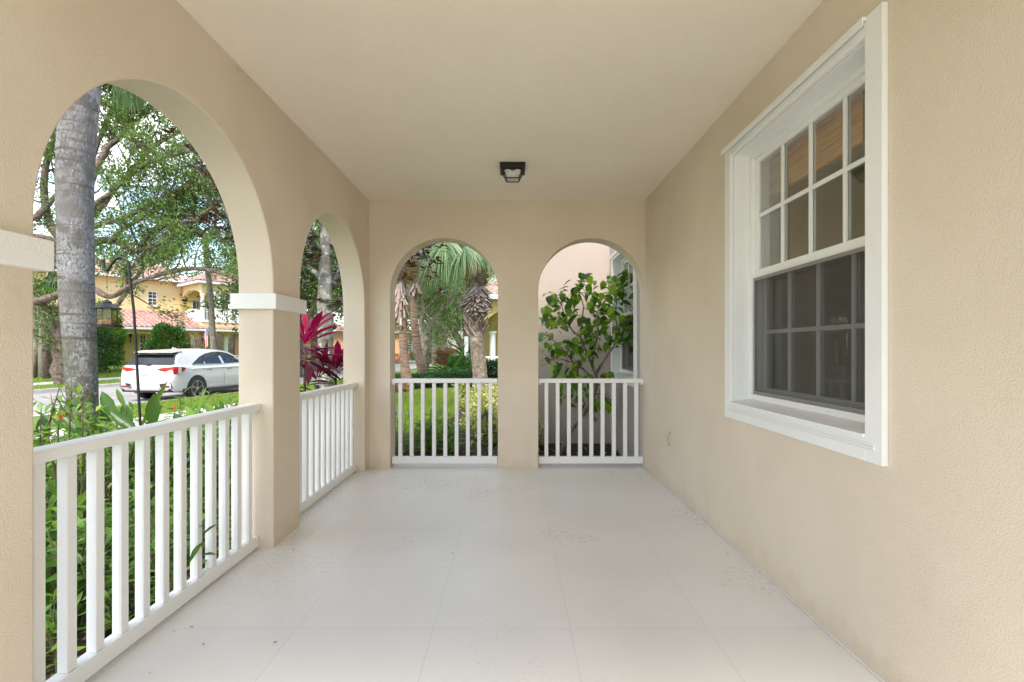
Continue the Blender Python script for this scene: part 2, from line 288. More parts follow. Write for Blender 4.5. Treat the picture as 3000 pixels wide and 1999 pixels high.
# ------------------------------------------------------------------ mesh builder
class MB:
    def __init__(s): s.v=[]; s.f=[]; s.arr=[]
    def face(s, pts):
        i=len(s.v); s.v += [tuple(p) for p in pts]; s.f.append(tuple(range(i,i+len(pts)))); return s
    def box(s, x0,x1,y0,y1,z0,z1, T=None):
        c=[(x0,y0,z0),(x1,y0,z0),(x1,y1,z0),(x0,y1,z0),(x0,y0,z1),(x1,y0,z1),(x1,y1,z1),(x0,y1,z1)]
        if T is not None: c=[tuple(T@Vector(p)) for p in c]
        i=len(s.v); s.v+=c
        s.f += [tuple(i+k for k in q) for q in ((0,3,2,1),(4,5,6,7),(0,1,5,4),(1,2,6,5),(2,3,7,6),(3,0,4,7))]
        return s
    def hexa(s, c):
        i=len(s.v); s.v+=[tuple(p) for p in c]
        s.f += [tuple(i+k for k in q) for q in ((0,3,2,1),(4,5,6,7),(0,1,5,4),(1,2,6,5),(2,3,7,6),(3,0,4,7))]
        return s
    def tube(s, pts, rad, n=8, cap=True):
        pts=[Vector(p) for p in pts]
        if not hasattr(rad,'__len__'): rad=[rad]*len(pts)
        up=None; rings=[]
        for k,p in enumerate(pts):
            d=(pts[min(k+1,len(pts)-1)]-pts[max(k-1,0)])
            if d.length<1e-9: d=Vector((0,0,1))
            d.normalize()
            if up is None:
                up = d.cross(Vector((.3,1,.2))); 
                if up.length<.05: up=d.cross(Vector((1,0,0)))
                up.normalize()
            else:
                up = up - d*up.dot(d)
                if up.length<1e-6: up=d.orthogonal()
                up.normalize()
            w=d.cross(up); i=len(s.v); rings.append(i)
            for j in range(n):
                a=2*PI*j/n; s.v.append(tuple(p+(up*math.cos(a)+w*math.sin(a))*rad[k]))
        for a,b in zip(rings,rings[1:]):
            for j in range(n): s.f.append((a+j,a+(j+1)%n,b+(j+1)%n,b+j))
        if cap:
            s.f.append(tuple(rings[0]+j for j in reversed(range(n)))); s.f.append(tuple(rings[-1]+j for j in range(n)))
        return s
    def lathe(s, prof, n=16, c=(0,0,0), a0=0):
        rings=[]
        for r,z in prof:
            rings.append(len(s.v))
            for j in range(n):
                a=2*PI*j/n+a0; s.v.append((c[0]+r*math.cos(a), c[1]+r*math.sin(a), c[2]+z))
        for a,b in zip(rings,rings[1:]):
            for j in range(n): s.f.append((a+j,a+(j+1)%n,b+(j+1)%n,b+j))
        s.f.append(tuple(rings[0]+j for j in reversed(range(n)))); s.f.append(tuple(rings[-1]+j for j in range(n)))
        return s
    def prism(s, poly, f0, f1):
        """poly: 2-D points; f0,f1 map a 2-D point to the two faces"""
        n=len(poly); i=len(s.v)
        s.v += [tuple(f0(*p)) for p in poly]+[tuple(f1(*p)) for p in poly]
        s.f.append(tuple(i+k for k in reversed(range(n)))); s.f.append(tuple(i+n+k for k in range(n)))
        for k in range(n): s.f.append((i+k,i+(k+1)%n,i+n+(k+1)%n,i+n+k))
        return s
    def add(s, V, Fc):
        i=len(s.v); s.v += [tuple(p) for p in V]; s.f += [tuple(k+i for k in q) for q in Fc]; return s
    def build(s, name, m, parent=None, org=(0,0,0), smooth=False, merge=False, bevel=0):
        me=bpy.data.meshes.new(name)
        V=[(p[0]-org[0],p[1]-org[1],p[2]-org[2]) for p in s.v]
        me.from_pydata(V,[],s.f); me.materials.append(m)
        if merge:
            import bmesh
            bm=bmesh.new(); bm.from_mesh(me); bmesh.ops.remove_doubles(bm,verts=bm.verts,dist=1e-4)
            bmesh.ops.dissolve_limit(bm,angle_limit=.012,verts=bm.verts,edges=bm.edges); bmesh.ops.recalc_face_normals(bm,faces=bm.faces); bm.to_mesh(me); bm.free()
        if smooth: me.polygons.foreach_set('use_smooth',[True]*len(me.polygons))
        me.update()
        o=bpy.data.objects.new(name,me); col.objects.link(o)
        if parent: o.parent=parent
        else: o.location=org
        if bevel:
            b=o.modifiers.new('bevel','BEVEL'); b.width=bevel; b.segments=2
            if merge:   # only the arrises between a wall face and a reveal
                b.limit_method='WEIGHT'; at_=me.attributes.new('bevel_weight_edge','FLOAT','EDGE')
                ef={}
                for p in me.polygons:
                    for k in p.edge_keys: ef.setdefault(k,[]).append(p.normal.copy())
                for e in me.edges:
                    ns=ef.get(tuple(sorted(e.vertices)),[])
                    if len(ns)==2 and abs(ns[0].dot(ns[1]))<.5: at_.data[e.index].value=1.0
            else: b.limit_method='ANGLE'; b.angle_limit=math.radians(40)
        return o

def npmesh(name, V, Fc, m, parent=None, org=(0,0,0), smooth=False):
    """V: (N,3) array, Fc: list of (K,k) index arrays"""
    V=V-np.array(org,dtype=float)
    me=bpy.data.meshes.new(name)
    me.vertices.add(len(V)); me.vertices.foreach_set('co',V.astype(np.float32).ravel())
    loops=np.concatenate([f.ravel() for f in Fc]); starts=[];tot=0
    for f in Fc:
        starts.append(tot+np.arange(len(f))*f.shape[1]); tot+=f.size
    starts=np.concatenate(starts)
    me.loops.add(len(loops)); me.loops.foreach_set('vertex_index',loops.astype(np.int32))
    me.polygons.add(len(starts)); me.polygons.foreach_set('loop_start',starts.astype(np.int32))
    me.update(calc_edges=True); me.validate()
    me.materials.append(m)
    if smooth or len(Fc)==2: me.polygons.foreach_set('use_smooth',[True]*len(me.polygons))
    o=bpy.data.objects.new(name,me); col.objects.link(o)
    if parent: o.parent=parent
    else: o.location=org
    return o

def unit(a): return a/np.maximum(np.linalg.norm(a,axis=1,keepdims=True),1e-9)

def leaves(C, D, L, W, bend=.25, fold=.25, shape=(.55,1.0,.6), up=None):
    """leaf blades: C base points, D directions, L lengths, W widths (arrays or scalars). 9 verts each: 4 stations"""
    C=np.asarray(C,float); D=unit(np.asarray(D,float)); n=len(C)
    L=np.broadcast_to(np.asarray(L,float),(n,))[:,None]; W=np.broadcast_to(np.asarray(W,float),(n,))[:,None]
    if up is None: U=NP.normal(0,.35,(n,3))+np.array([0,0,1.0])
    else: U=up
    S=unit(np.cross(D,U)); N=unit(np.cross(S,D))
    ts=[0,.25,.55,.8,1.0]; ws=[0,shape[0],shape[1],shape[2],0]
    vs=[]
    def mid(t): return C + D*L*t - N*L*bend*t*t
    vs.append(mid(0))
    for t,w in zip(ts[1:4],ws[1:4]):
        c=mid(t); o=S*W*.5*w; r=N*W*.5*w*fold
        vs += [c-o+r, c, c+o+r]
    vs.append(mid(1))
    V=np.stack(vs,1).reshape(-1,3); b=(np.arange(n)*11)[:,None]
    tri=np.concatenate([b+np.array([[0,2,1]]), b+np.array([[0,3,2]]), b+np.array([[7,8,10]]), b+np.array([[8,9,10]])])
    quad=np.concatenate([b+np.array([[1,2,5,4]]), b+np.array([[2,3,6,5]]), b+np.array([[4,5,8,7]]), b+np.array([[5,6,9,8]])])
    return V,[tri,quad]

def leaves_lo(C, D, L, W, fold=.3):
    C=np.asarray(C,float); D=unit(np.asarray(D,float)); n=len(C)
    L=np.broadcast_to(np.asarray(L,float),(n,))[:,None]; W=np.broadcast_to(np.asarray(W,float),(n,))[:,None]
    U=NP.normal(0,.6,(n,3))+np.array([0,0,.8]); S=unit(np.cross(D,U)); N=unit(np.cross(S,D))
    a=C; t=C+D*L; m_=C+D*L*.45
    V=np.stack([a, m_-S*W*.5+N*W*fold*.5, t, m_+S*W*.5+N*W*fold*.5],1).reshape(-1,3)
    b=(np.arange(n)*4)[:,None]
    return V,[np.concatenate([b+np.array([[0,2,1]]), b+np.array([[0,3,2]])])]

def joinleaf(parts):
    Vs=[];T=[];Q=[];off=0
    for V,Fs in parts:
        for f in Fs: (T if f.shape[1]==3 else Q).append(f+off)
        Vs.append(V); off+=len(V)
    out=[]
    if T: out.append(np.concatenate(T))
    if Q: out.append(np.concatenate(Q))
    return np.concatenate(Vs),out

def tag(o,label=None,cat=None,group=None,kind=None):
    if label: o['label']=label
    if cat: o['category']=cat
    if group: o['group']=group
    if kind: o['kind']=kind
    return o
def empty(name,loc,rz=0):
    o=bpy.data.objects.new(name,None); col.objects.link(o); o.location=loc; o.rotation_euler=(0,0,rz); o.empty_display_size=.1; return o
def copy_tree(o,parent=None):
    c=o.copy(); col.objects.link(c)
    if parent: c.parent=parent
    for ch in list(o.children): copy_tree(ch,c)
    return c

# ================================================================== THE PORCH
XL, XLO = -1.467, -1.682           # street-side wall: inner and outer face
XR = 1.356                         # house wall
YF, YFO = 4.94, 5.155              # end wall
CEIL = 2.74
YB = -.78                         # porch left open behind the viewer, unseen, to let light in
ZG = -.14

house = empty('stucco_house', (0,0,0))
tag(house,'beige stucco house whose arcaded porch surrounds the viewer','house')

def arch_wall(mb, segs, top, P):
    """segs: ('solid',a,b,zb) or ('arch',a,b,spring,R,zb); P(s,z,k)-> point, k=0 inner face, 1 outer face"""
    for sg in segs:
        if sg[0]=='solid':
            a,b,zb=sg[1:]
            for k in (0,1): mb.face([P(a,zb,k),P(b,zb,k),P(b,top,k),P(a,top,k)])
            mb.face([P(a,top,0),P(b,top,0),P(b,top,1),P(a,top,1)])
            mb.face([P(a,zb,0),P(b,zb,0),P(b,zb,1),P(a,zb,1)])
            for e in (a,b): mb.face([P(e,zb,0),P(e,zb,1),P(e,top,1),P(e,top,0)])
        else:
            a,b,sp,R,zb=sg[1:]; c=(a+b)/2; h=(b-a)/2; n=56
            pts=[(c-h*math.cos(PI*i/n), sp+R*math.sin(PI*i/n)) for i in range(n+1)]
            for (s0,z0),(s1,z1) in zip(pts,pts[1:]):
                for k in (0,1): mb.face([P(s0,z0,k),P(s1,z1,k),P(s1,top,k),P(s0,top,k)])
                mb.face([P(s0,z0,0),P(s1,z1,0),P(s1,z1,1),P(s0,z0,1)])
                mb.face([P(s0,top,0),P(s1,top,0),P(s1,top,1),P(s0,top,1)])

def clean_arch(mb):
    """drop the faces inside the wall where neighbouring segments meet: done by merging and removing duplicates"""
    seen={}; 
    key=lambda f: tuple(sorted((round(mb.v[i][0],4),round(mb.v[i][1],4),round(mb.v[i][2],4)) for i in f))
    for f in mb.f: seen[key(f)]=seen.get(key(f),0)+1
    mb.f=[f for f in mb.f if seen[key(f)]==1]

# street-side arcade; arches stand between pillars
A=[(-.372,1.107),(1.484,2.963),(3.34,4.794)]
w=MB(); PL=lambda s,z,k:(XL if k==0 else XLO, s, z)
SPR=1.612
segs=[('solid',YB,A[0][0],-.45)]
for i,(a,b) in enumerate(A):
    segs.append(('arch',a,b,SPR,(b-a)/2,-.3))
    nxt=A[i+1][0] if i+1<len(A) else YFO
    segs.append(('solid2',b,nxt,-.45))
for sg in segs:
    if sg[0]=='arch': arch_wall(w,[sg],2.98,PL)
    else:
        # a pillar with the wall above it: split at the springing so the faces of arch and pillar share edges
        a,b,zb=sg[1:]
        for (z0,z1) in ((zb,SPR),(SPR,2.98)):
            for k in (0,1): w.face([PL(a,z0,k),PL(b,z0,k),PL(b,z1,k),PL(a,z1,k)])
        w.face([PL(a,2.98,0),PL(b,2.98,0),PL(b,2.98,1),PL(a,2.98,1)])
        for e in (a,b): w.face([PL(e,zb,0),PL(e,zb,1),PL(e,SPR,1),PL(e,SPR,0)])
o=w.build('arcade_wall',M['stucco'],house,merge=True,bevel=.008)
# end wall with two arches
w=MB(); PF=lambda s,z,k:(s, YF if k==0 else YFO, z)
B=[(-1.253,-.151),(.262,XR)]
SPF=1.802
def pier(mb,a,b,zb,P,spr,top,ends=(1,1)):
    for (z0,z1) in ((zb,spr),(spr,top)):
        for k in (0,1): mb.face([P(a,z0,k),P(b,z0,k),P(b,z1,k),P(a,z1,k)])
    mb.face([P(a,top,0),P(b,top,0),P(b,top,1),P(a,top,1)])
    for e,u in zip((a,b),ends):
        if u: mb.face([P(e,zb,0),P(e,zb,1),P(e,spr,1),P(e,spr,0)])
pier(w,XL,B[0][0],-.45,PF,SPF,2.98)
arch_wall(w,[('arch',B[0][0],B[0][1],SPF,.551,-.3)],2.98,PF)
pier(w,B[0][1],B[1][0],-.45,PF,SPF,2.98)
arch_wall(w,[('arch',B[1][0],B[1][1],SPF,.551,-.3)],2.98,PF)
w.build('end_wall',M['stucco'],house,merge=True,bevel=.008)
# long house wall with two window holes
W1=(1.833,2.968); W2=(5.35,6.485); WZ=(.885,2.405)
YW=6.75; WT=.205; TOP=3.35  # unseen wall tops and roof kept low so daylight reaches the alcove
def wall_with_holes(mb,x0,x1,y0,y1,z0,z1,holes):
    ys=sorted([y0,y1]+[h for q in holes for h in q[:2]]); 
    for a,b in zip(ys,ys[1:]):
        hole=[q for q in holes if abs(q[0]-a)<1e-6]
        if hole:
            q=hole[0]; mb.box(x0,x1,a,b,z0,q[2]); mb.box(x0,x1,a,b,q[3],z1)
        else: mb.box(x0,x1,a,b,z0,z1)
w=MB(); wall_with_holes(w,XR,XR+WT,YB,YFO,-.45,TOP,[(W1[0],W1[1],*WZ)])
w.build('house_wall',M['stucco'],house)
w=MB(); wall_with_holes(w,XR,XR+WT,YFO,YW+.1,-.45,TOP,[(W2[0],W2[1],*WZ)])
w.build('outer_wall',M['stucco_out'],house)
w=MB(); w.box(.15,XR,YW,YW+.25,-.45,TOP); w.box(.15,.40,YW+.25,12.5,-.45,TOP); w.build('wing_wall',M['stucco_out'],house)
MB().box(XL,XR,YB,YF,CEIL,CEIL+.1).build('ceiling',M['ceil'],house)
# roofs
r=MB(); r.hexa([(XLO-.35,YB-.3,2.985),(XR,YB-.3,2.985),(XR,YFO+.3,2.985),(XLO-.35,YFO+.3,2.985),(XLO-.35,YB-.3,3.02),(XR,YB-.3,3.34),(XR,YFO+.3,3.34),(XLO-.35,YFO+.3,3.02)])
r.build('porch_roof',M['tile'],house)
r=MB(); r.box(XR+.001,6.2,YB,12.6,TOP+.002,TOP+.2); r.box(-.1,XR,YW,12.6,TOP+.002,TOP+.2); r.build('main_roof',M['tile'],house)
# capitals: white bands round each pillar at the springing
for (a,b) in [(A[0][1],A[1][0]),(A[1][1],A[2][0])]:
    e=.032
    MB().box(XLO-e,XL+e,a-e,b+e,1.462,1.557).build('capital_band',M['capital'],house,bevel=.004)
# room behind the windows; openings in its far wall added to let daylight in
rm=MB(); X0=XR+WT+.001; X1=5.2
rm.box(X0,X1,.2,.3,0,2.9); rm.box(X0,X1,YW,YW+.1,0,2.9)
rm.box(X1,X1+.1,.2,.7,0,2.9); rm.box(X1,X1+.1,3.4,4.4,0,2.9); rm.box(X1,X1+.1,6.4,6.8,0,2.9)
for a,b in ((.7,3.4),(4.4,6.4)): rm.box(X1,X1+.1,a,b,0,1.5); rm.box(X1,X1+.1,a,b,2.5,2.9)
rm.box(X0,X1,.3,YW,-.1,0); rm.box(X0,X1,.3,YW,2.75,2.85)
rm.box(X0+.75,X1,4.05,4.15,0,2.75)
rm.build('interior_room',M['room'],house)
# baseboard-like pale bead where the wall meets the floor
MB().box(XR-.006,XR,YB,YFO-.02,0,.006).build('floor_bead',M['floor'],house)

# ---- windows
def window(y0,y1):
    z0,z1=WZ; t=MB(); P=.022
    x=XR
    # flat casing on the wall: side, side, bottom; head below the drip cap
    t.box(x-P,x,y0-.088,y0,z0-.09,z1+.07); t.box(x-P,x,y1,y1+.078,z0-.09,z1+.07)
    t.box(x-P,x,y0,y1,z0-.09,z0); t.box(x-P,x,y0,y1,z1,z1+.07)
    # plastered reveal lining
    t.box(x,x+.1,y0,y0+.006,z0,z1); t.box(x,x+.1,y1-.006,y1,z0,z1); t.box(x,x+.1,y0+.006,y1-.006,z1-.006,z1)
    c=t.build('window',M['trim'],house,bevel=.003)
    d=MB(); d.box(x-.038,x-P,y0-.01,y1+.095,z1+.055,z1+.068); d.box(x-.038,x-.033,y0-.01,y1+.095,z1+.034,z1+.055); d.build('drip_cap',M['white'],c,bevel=.002)
    s=MB(); s.hexa([(x-.030,y0,z0+.001),(x+.10,y0,z0+.001),(x+.10,y1,z0+.001),(x-.030,y1,z0+.001),(x-.030,y0,z0+.012),(x+.10,y0,z0+.03),(x+.10,y1,z0+.03),(x-.030,y1,z0+.012)])
    s.build('sill',M['trim'],c)
    s=MB()
    for zz in (.046,.034,.024): s.box(x-P-.005,x-P,y0-.05,y1+.05,z0-zz,z0-zz+.006)
    s.build('shutter_track',M['white'],c)
    # frame
    f=MB(); fx=x+.093; a,b=y0+.006,y1-.006; fz0=z0+.03; fz1=z1-.006
    f.box(fx,fx+.11,a,a+.028,fz0,fz1); f.box(fx,fx+.11,b-.028,b,fz0,fz1); f.box(fx,fx+.11,a+.028,b-.028,fz1-.03,fz1); f.box(fx,fx+.11,a+.028,b-.028,fz0,fz0+.032)
    f.build('frame',M['white'],c,bevel=.002)
    a+=.028; b-=.028; mid=1.675
    def sash(xf,za,zb,name,rb,rt):
        q=MB(); w_=.034
        q.box(xf,xf+.034,a,a+w_,za,zb); q.box(xf,xf+.034,b-w_,b,za,zb)
        q.box(xf,xf+.034,a+w_,b-w_,zb-rt,zb); q.box(xf,xf+.034,a+w_,b-w_,za,za+rb)
        q.build(name,M['white'],c,bevel=.002)
        g=MB(); g.box(xf+.015,xf+.019,a+w_,b-w_,za+rb,zb-rt); g.build('glass',M['glass'],c)
        mu=MB(); n=4; gl=a+w_; gw=(b-w_)-gl; zc=(za+rb+zb-rt)/2
        for i in range(1,n): 
            yy=gl+gw*i/n; mu.box(xf+.004,xf+.0145,yy-.011,yy+.011,za+rb,zb-rt)
            mu.box(xf+.0195,xf+.028,yy-.011,yy+.011,za+rb,zb-rt)
        for i in range(n):
            u0=gl+gw*i/n+(.011 if i else 0); u1=gl+gw*(i+1)/n-(.011 if i<n-1 else 0)
            mu.box(xf+.004,xf+.0145,u0,u1,zc-.011,zc+.011)
        mu.build('muntins',M['white'],c,bevel=.002)
    sash(fx+.022,mid-.026,fz1-.03,'upper_sash',.045,.03)
    sash(fx+.060,fz0+.032,mid+.014,'lower_sash',.04,.034)
    s=MB(); xs=fx+.012; za,zb=fz0+.034,mid-.028
    s.box(xs,xs+.008,a,a+.018,za,zb); s.box(xs,xs+.008,b-.018,b,za,zb); s.box(xs,xs+.008,a+.018,b-.018,zb-.018,zb); s.box(xs,xs+.008,a+.018,b-.018,za,za+.018)
    s.build('screen_frame',M['screenframe'],c)
    MB().face([(xs+.004,a+.018,za+.018),(xs+.004,b-.018,za+.018),(xs+.004,b-.018,zb-.018),(xs+.004,a+.018,zb-.018)]).build('insect_screen',M['screen'],c)
window(*W1); window(*W2)

# bamboo blind, rolled half up behind the near window
bl=empty('bamboo_blind',(XR+.30,2.4,2.16)); tag(bl,'rolled up orange brown bamboo blind hanging inside the near window','blind')
s=MB(); y0,y1=W1[0]-.12,3.035; og=bl.location
for i in range(22):
    z=2.40-i*.0105; s.box(XR+.245+rnd.uniform(0,.006),XR+.270+rnd.uniform(0,.008),y0+rnd.uniform(0,.01),y1-rnd.uniform(0,.01),z-.0085,z)
s.build('slats',M['bamboo'],bl,org=og)
MB().box(XR+.24,XR+.29,y0,y1,2.402,2.45).build('headrail',M['bamboo'],bl,org=og)
s=MB()
for yy in (y1-.22,y0+.45):
    s=MB(); s.box(XR+.236,XR+.242,yy,yy+.035,2.165,2.40); s.build('tape',M['cord'],bl,org=og)
s=MB(); s.tube([(XR+.236,y1-.25,2.16),(XR+.236,y1-.25,1.6),(XR+.236,y1-.24,1.45)],.0025,5); s.tube([(XR+.236,y1-.24+.016*math.cos(a*PI/6),1.41+.04*math.sin(a*PI/6)) for a in range(13)],.002,4)
s.build('pull_cord',M['cord'],bl,org=og)

# ---- porch floor (structure)
fl=MB(); fl.box(XLO-.02,XR,YB-.2,YFO+.02,-.24,0)
o=fl.build('porch_floor',M['floor'],bevel=.01); tag(o,kind='structure')

# ---- ceiling light
cl=empty('ceiling_light',(0,4.02,CEIL)); tag(cl,'square black lantern with clear seeded glass on the porch ceiling','ceiling light')
og=cl.location
MB().box(-.103,.103,3.925,4.117,CEIL-.045,CEIL).build('base_plate',M['black'],cl,org=og,bevel=.004)
t0,t1=CEIL-.045,CEIL-.115; hw0,hw1=.078,.052; cy=4.021
f=MB(); 
cor=lambda h,z:[(-h,cy-h,z),(h,cy-h,z),(h,cy+h,z),(-h,cy+h,z)]
a,b=cor(hw0,t0),cor(hw1,t1)
for i in range(4):
    f.tube([a[i],b[i]],.0045,4); f.tube([b[i],b[(i+1)%4]],.0045,4)
    # scalloped apron
    p,q=Vector(a[i]),Vector(a[(i+1)%4]); nn=Vector((0,0,-1))
    for k in range(12):
        u0,u1=k/12,(k+1)/12; d0=.014+.006*math.cos(u0*4*PI); d1=.014+.006*math.cos(u1*4*PI)
        A0=p.lerp(q,u0); A1=p.lerp(q,u1); inn=(Vector((0,cy,0))-Vector(((p.x+q.x)/2,(p.y+q.y)/2,0)))*.02
        off=-inn*1.5
        f.hexa([A0+off,A1+off,A1+off+inn,A0+off+inn,A0+off+nn*-0+Vector((0,0,-d0)),A1+off+Vector((0,0,-d1)),A1+off+inn+Vector((0,0,-d1)),A0+off+inn+Vector((0,0,-d0))])
f.build('cage',M['black'],cl,org=og)
g=MB(); g.hexa([*(Vector(p) for p in cor(hw0-.003,t0)),*(Vector(p) for p in cor(hw1-.003,t1+.002))]); g.build('glass_shade',M['lampglass'],cl,org=og)

# ---- small wall hook
hk=MB(); hk.tube([(XR,4.16,.498),(XR-.016,4.16,.494),(XR-.022,4.16,.480),(XR-.022,4.16,.412),(XR-.016,4.16,.398),(XR,4.16,.394)],.005,8)
hk.box(XR-.004,XR,4.148,4.172,.484,.508); hk.box(XR-.004,XR,4.148,4.172,.386,.404)
o=hk.build('wall_hook',M['beigepaint'],org=(XR,4.16,.45)); tag(o,'small beige metal loop hook fixed low on the right hand wall','hook')

# ---- railings
def railing(label, along, c, s0, s1, first, n, zt, zb, group='white porch railings'):
    """along 'y' or 'x'; c: the inner face of the rail"""
    root=empty('railing',(c,s0,0) if along=='y' else (s0,c,0)); tag(root,label,'railing',group); og=root.location
    sgn=-1 if along=='y' else 1
    def bx(mb,a0,a1,d0,d1,z0,z1):
        lo,hi=sorted((c+sgn*d0,c+sgn*d1))
        if along=='y': mb.box(lo,hi,a0,a1,z0,z1)
        else: mb.box(a0,a1,lo,hi,z0,z1)
    m=MB(); bx(m,s0+.003,s1-.003,0,.078,zt-.044,zt); m.build('top_rail',M['rail'],root,org=og,bevel=.006)
    m=MB(); bx(m,s0+.006,s1-.006,.012,.066,zb,zb+.068); m.build('bottom_rail',M['rail'],root,org=og,bevel=.004)
    for k in range(n):
        a=first+k*.1165
        m=MB(); bx(m,a,a+.038,.020,.058,zb+.069,zt-.045); m.build('baluster',M['rail'],root,org=og,bevel=.0025)
    for a in (s0+.004,s1-.034): m=MB(); bx(m,a,a+.03,.02,.058,zt-.062,zt-.0445); m.build('bracket',M['white'],root,org=og)
railing('long white railing in the nearest arch on the left, in front of the tall palm','y',-1.540,1.484,2.963,1.578-.1165,13,.888,.012)
railing('white railing in the second left arch, in front of the magenta plants','y',-1.540,3.34,4.794,3.43,12,.888,.016)
railing('white railing in the end wall arch that looks onto the lawn','x',4.975,B[0][0],B[0][1],-1.182,9,.912,.036)
railing('white railing in the end wall arch in front of the potted height hibiscus tree'.replace('potted height ',''),'x',4.975,B[1][0],B[1][1],.330,9,.912,.036)
railing('white railing in the arch behind the nearest beige pillar','y',-1.540,-.372,1.107,-.30,12,.888,.012)
# grit and small leaves blown on the floor
gm=MB()
for i in range(26):
    if rnd.random()<.7: x=XL+abs(rnd.gauss(0,.35)); y=rnd.uniform(1.6,4.8)
    else: x=rnd.uniform(XL,XR); y=rnd.uniform(1.6,4.8)
    a=rnd.uniform(0,PI); L=rnd.uniform(.003,.010); dx,dy=math.cos(a)*L,math.sin(a)*L
    gm.face([(x-dx,y-dy,.002),(x+dy*.35,y-dx*.35,.004),(x+dx,y+dy,.002),(x-dy*.35,y+dx*.35,.005)])
tag(gm.build('leaf_litter',M['grit']),'tiny dark bits of leaf scattered on the pale porch floor','leaf litter',kind='stuff')

# ================================================================== GROUND
def NK(Y):   # near kerb of the street
    ys=[-60,-20,2,6,11,14.4,17.2,24,32,40,60,90,160]; xs=[-27,-17.6,-13.2,-12.3,-11.3,-10.5,-9.8,-8.3,-7.1,-6.5,-6.2,-6.0,-5]
    return float(np.interp(Y,ys,xs))
SW=8.6
def street_z(Y): return float(np.interp(Y,[-60,10,18,26,40,90],[-.5,-.5,-.47,-.36,-.24,-.15]))
def gz(X,Y):
    """height of the ground"""
    o=X-NK(Y); base=street_z(Y)
    if o<-SW: return base+.13+min(.35,max(0,(-SW-o-6))*.03)
    if o<0: return base-.12 if Y<59 else base+.1
    t=min(1,max(0,(o-3.5)/5)); t=t*t*(3-2*t)
    far=float(np.interp(Y,[0,6,16,30],[ZG,ZG,-.06,-.05]))
    return (base+.13)*(1-t)+far*t
ys=sorted(set([-60,-40,-25,-15,-8,-4,-2]+[i*.75 for i in range(-2,40)]+[30+2.5*i for i in range(0,24)]+[95,110,130,160,220,400]))
offs=[-300,-120,-70,-45,-34,-28,-24,-21,-18,-16,-14.5,-12.8,-11.5,-10.2,-9,-SW-.02,-SW+.02,-4,-.02,.02,1,1.9,2.8,3.4,4.1,4.8,5.5,6.3,7.1,7.9,8.7,9.5,10.3,11.5,13,15,18,24,34,60,120,300]
V=[];Fa=[]
for Y in ys:
    for o_ in offs:
        X=NK(Y)+o_; z=gz(X,Y)
        if -1.9<X<6 and -2<Y<5.3: z=min(z,-.3)
        V.append((X,Y,z))
nc=len(offs)
for i in range(len(ys)-1):
    for j in range(nc-1): Fa.append((i*nc+j,i*nc+j+1,(i+1)*nc+j+1,(i+1)*nc+j))
g=MB(); g.add(V,Fa); tag(g.build('ground',M['grass'],smooth=True),kind='structure')
def strip(name,o0,o1,dz,m,y0=-60,y1=58,thick=None,step=2,zf=None):
    g=MB(); yy=[y for y in np.arange(y0,y1+.01,step)]
    prev=None
    for Y in yy:
        a,b=NK(Y)+o0,NK(Y)+o1
        za,zb=(zf(Y),zf(Y)) if zf else (gz(a,Y)+dz,gz(b,Y)+dz)
        cur=[(a,Y,za),(b,Y,zb),(b,Y,zb-(thick or .02)),(a,Y,za-(thick or .02))]
        if prev:
            for k in range(4): g.face([prev[k],cur[k],cur[(k+1)%4],prev[(k+1)%4]])
        prev=cur
    o=g.build(name,m); tag(o,kind='structure'); return o
strip('street',-SW+.02,-.02,0,M['asphalt'],zf=street_z)
strip('kerb',-.16,0.0,0,M['concrete'],thick=.3,zf=lambda Y:street_z(Y)+.137)
strip('kerb',-SW,-SW+.16,0,M['concrete'],thick=.3,zf=lambda Y:street_z(Y)+.137)
strip('sidewalk',2.8,4.1,.03,M['concrete'],thick=.08,step=1)
strip('sidewalk',-SW-3.3,-SW-1.9,.03,M['concrete'],thick=.08,step=1)
# pale concrete added behind the viewer, unseen, to bounce light onto the ceiling
w=MB(); w.box(-2.2,4.5,-9,YB-.21,-.3,-.12); tag(w.build('path',M['concrete']),kind='structure')

def sheet(name,poly,m,dz=.012,res=.22,bump=.02,clip=None):
    """mulch bed following the ground inside a polygon"""
    xs=[p[0] for p in poly]; yy=[p[1] for p in poly]
    def inside(x,y):
        c=False; j=len(poly)-1
        for i in range(len(poly)):
            xi,yi=poly[i]; xj,yj=poly[j]
            if (yi>y)!=(yj>y) and x<(xj-xi)*(y-yi)/(yj-yi)+xi: c=not c
            j=i
        return c
    x0,y0=min(xs),min(yy); nx=int((max(xs)-x0)/res)+1; ny=int((max(yy)-y0)/res)+1
    g=MB(); idx={}
    def vid(i,j):
        if (i,j) not in idx:
            x,y=x0+i*res,y0+j*res; idx[(i,j)]=len(g.v); g.v.append((x,y,gz(x,y)+dz+rnd.uniform(0,bump)))
        return idx[(i,j)]
    for i in range(nx):
        for j in range(ny):
            if inside(x0+(i+.5)*res,y0+(j+.5)*res): g.f.append((vid(i,j),vid(i+1,j),vid(i+1,j+1),vid(i,j+1)))
    o=g.build(name,m,smooth=True); tag(o,kind='structure'); return inside
bedL=[(XLO,-3),(-4.6,-3),(-4.9,2),(-4.9,5.5),(-4.3,7.2),(-3.0,6.8),(-2.2,5.9),(XLO,5.6)]
inL=sheet('planting_bed',bedL,M['soil'],dz=.02)
bedF=[(-3.0,4.9),(-3.2,6.2),(-2.2,7.2),(-1.35,7.7),(-1.15,9.5),(-1.0,12.5),(-.9,15),(.6,15),(.6,7.0),(1.5,6.8),(1.5,5.2),(XLO,5.15)]
inF=sheet('planting_bed',bedF,M['soil'],dz=.02,res=.2)
bedH=[(-5.2,15.3),(-5.4,17.6),(.8,17.6),(.8,15.2),(-.9,15.2)]
inH=sheet('planting_bed',bedH,M['soil'],dz=.02,res=.4)

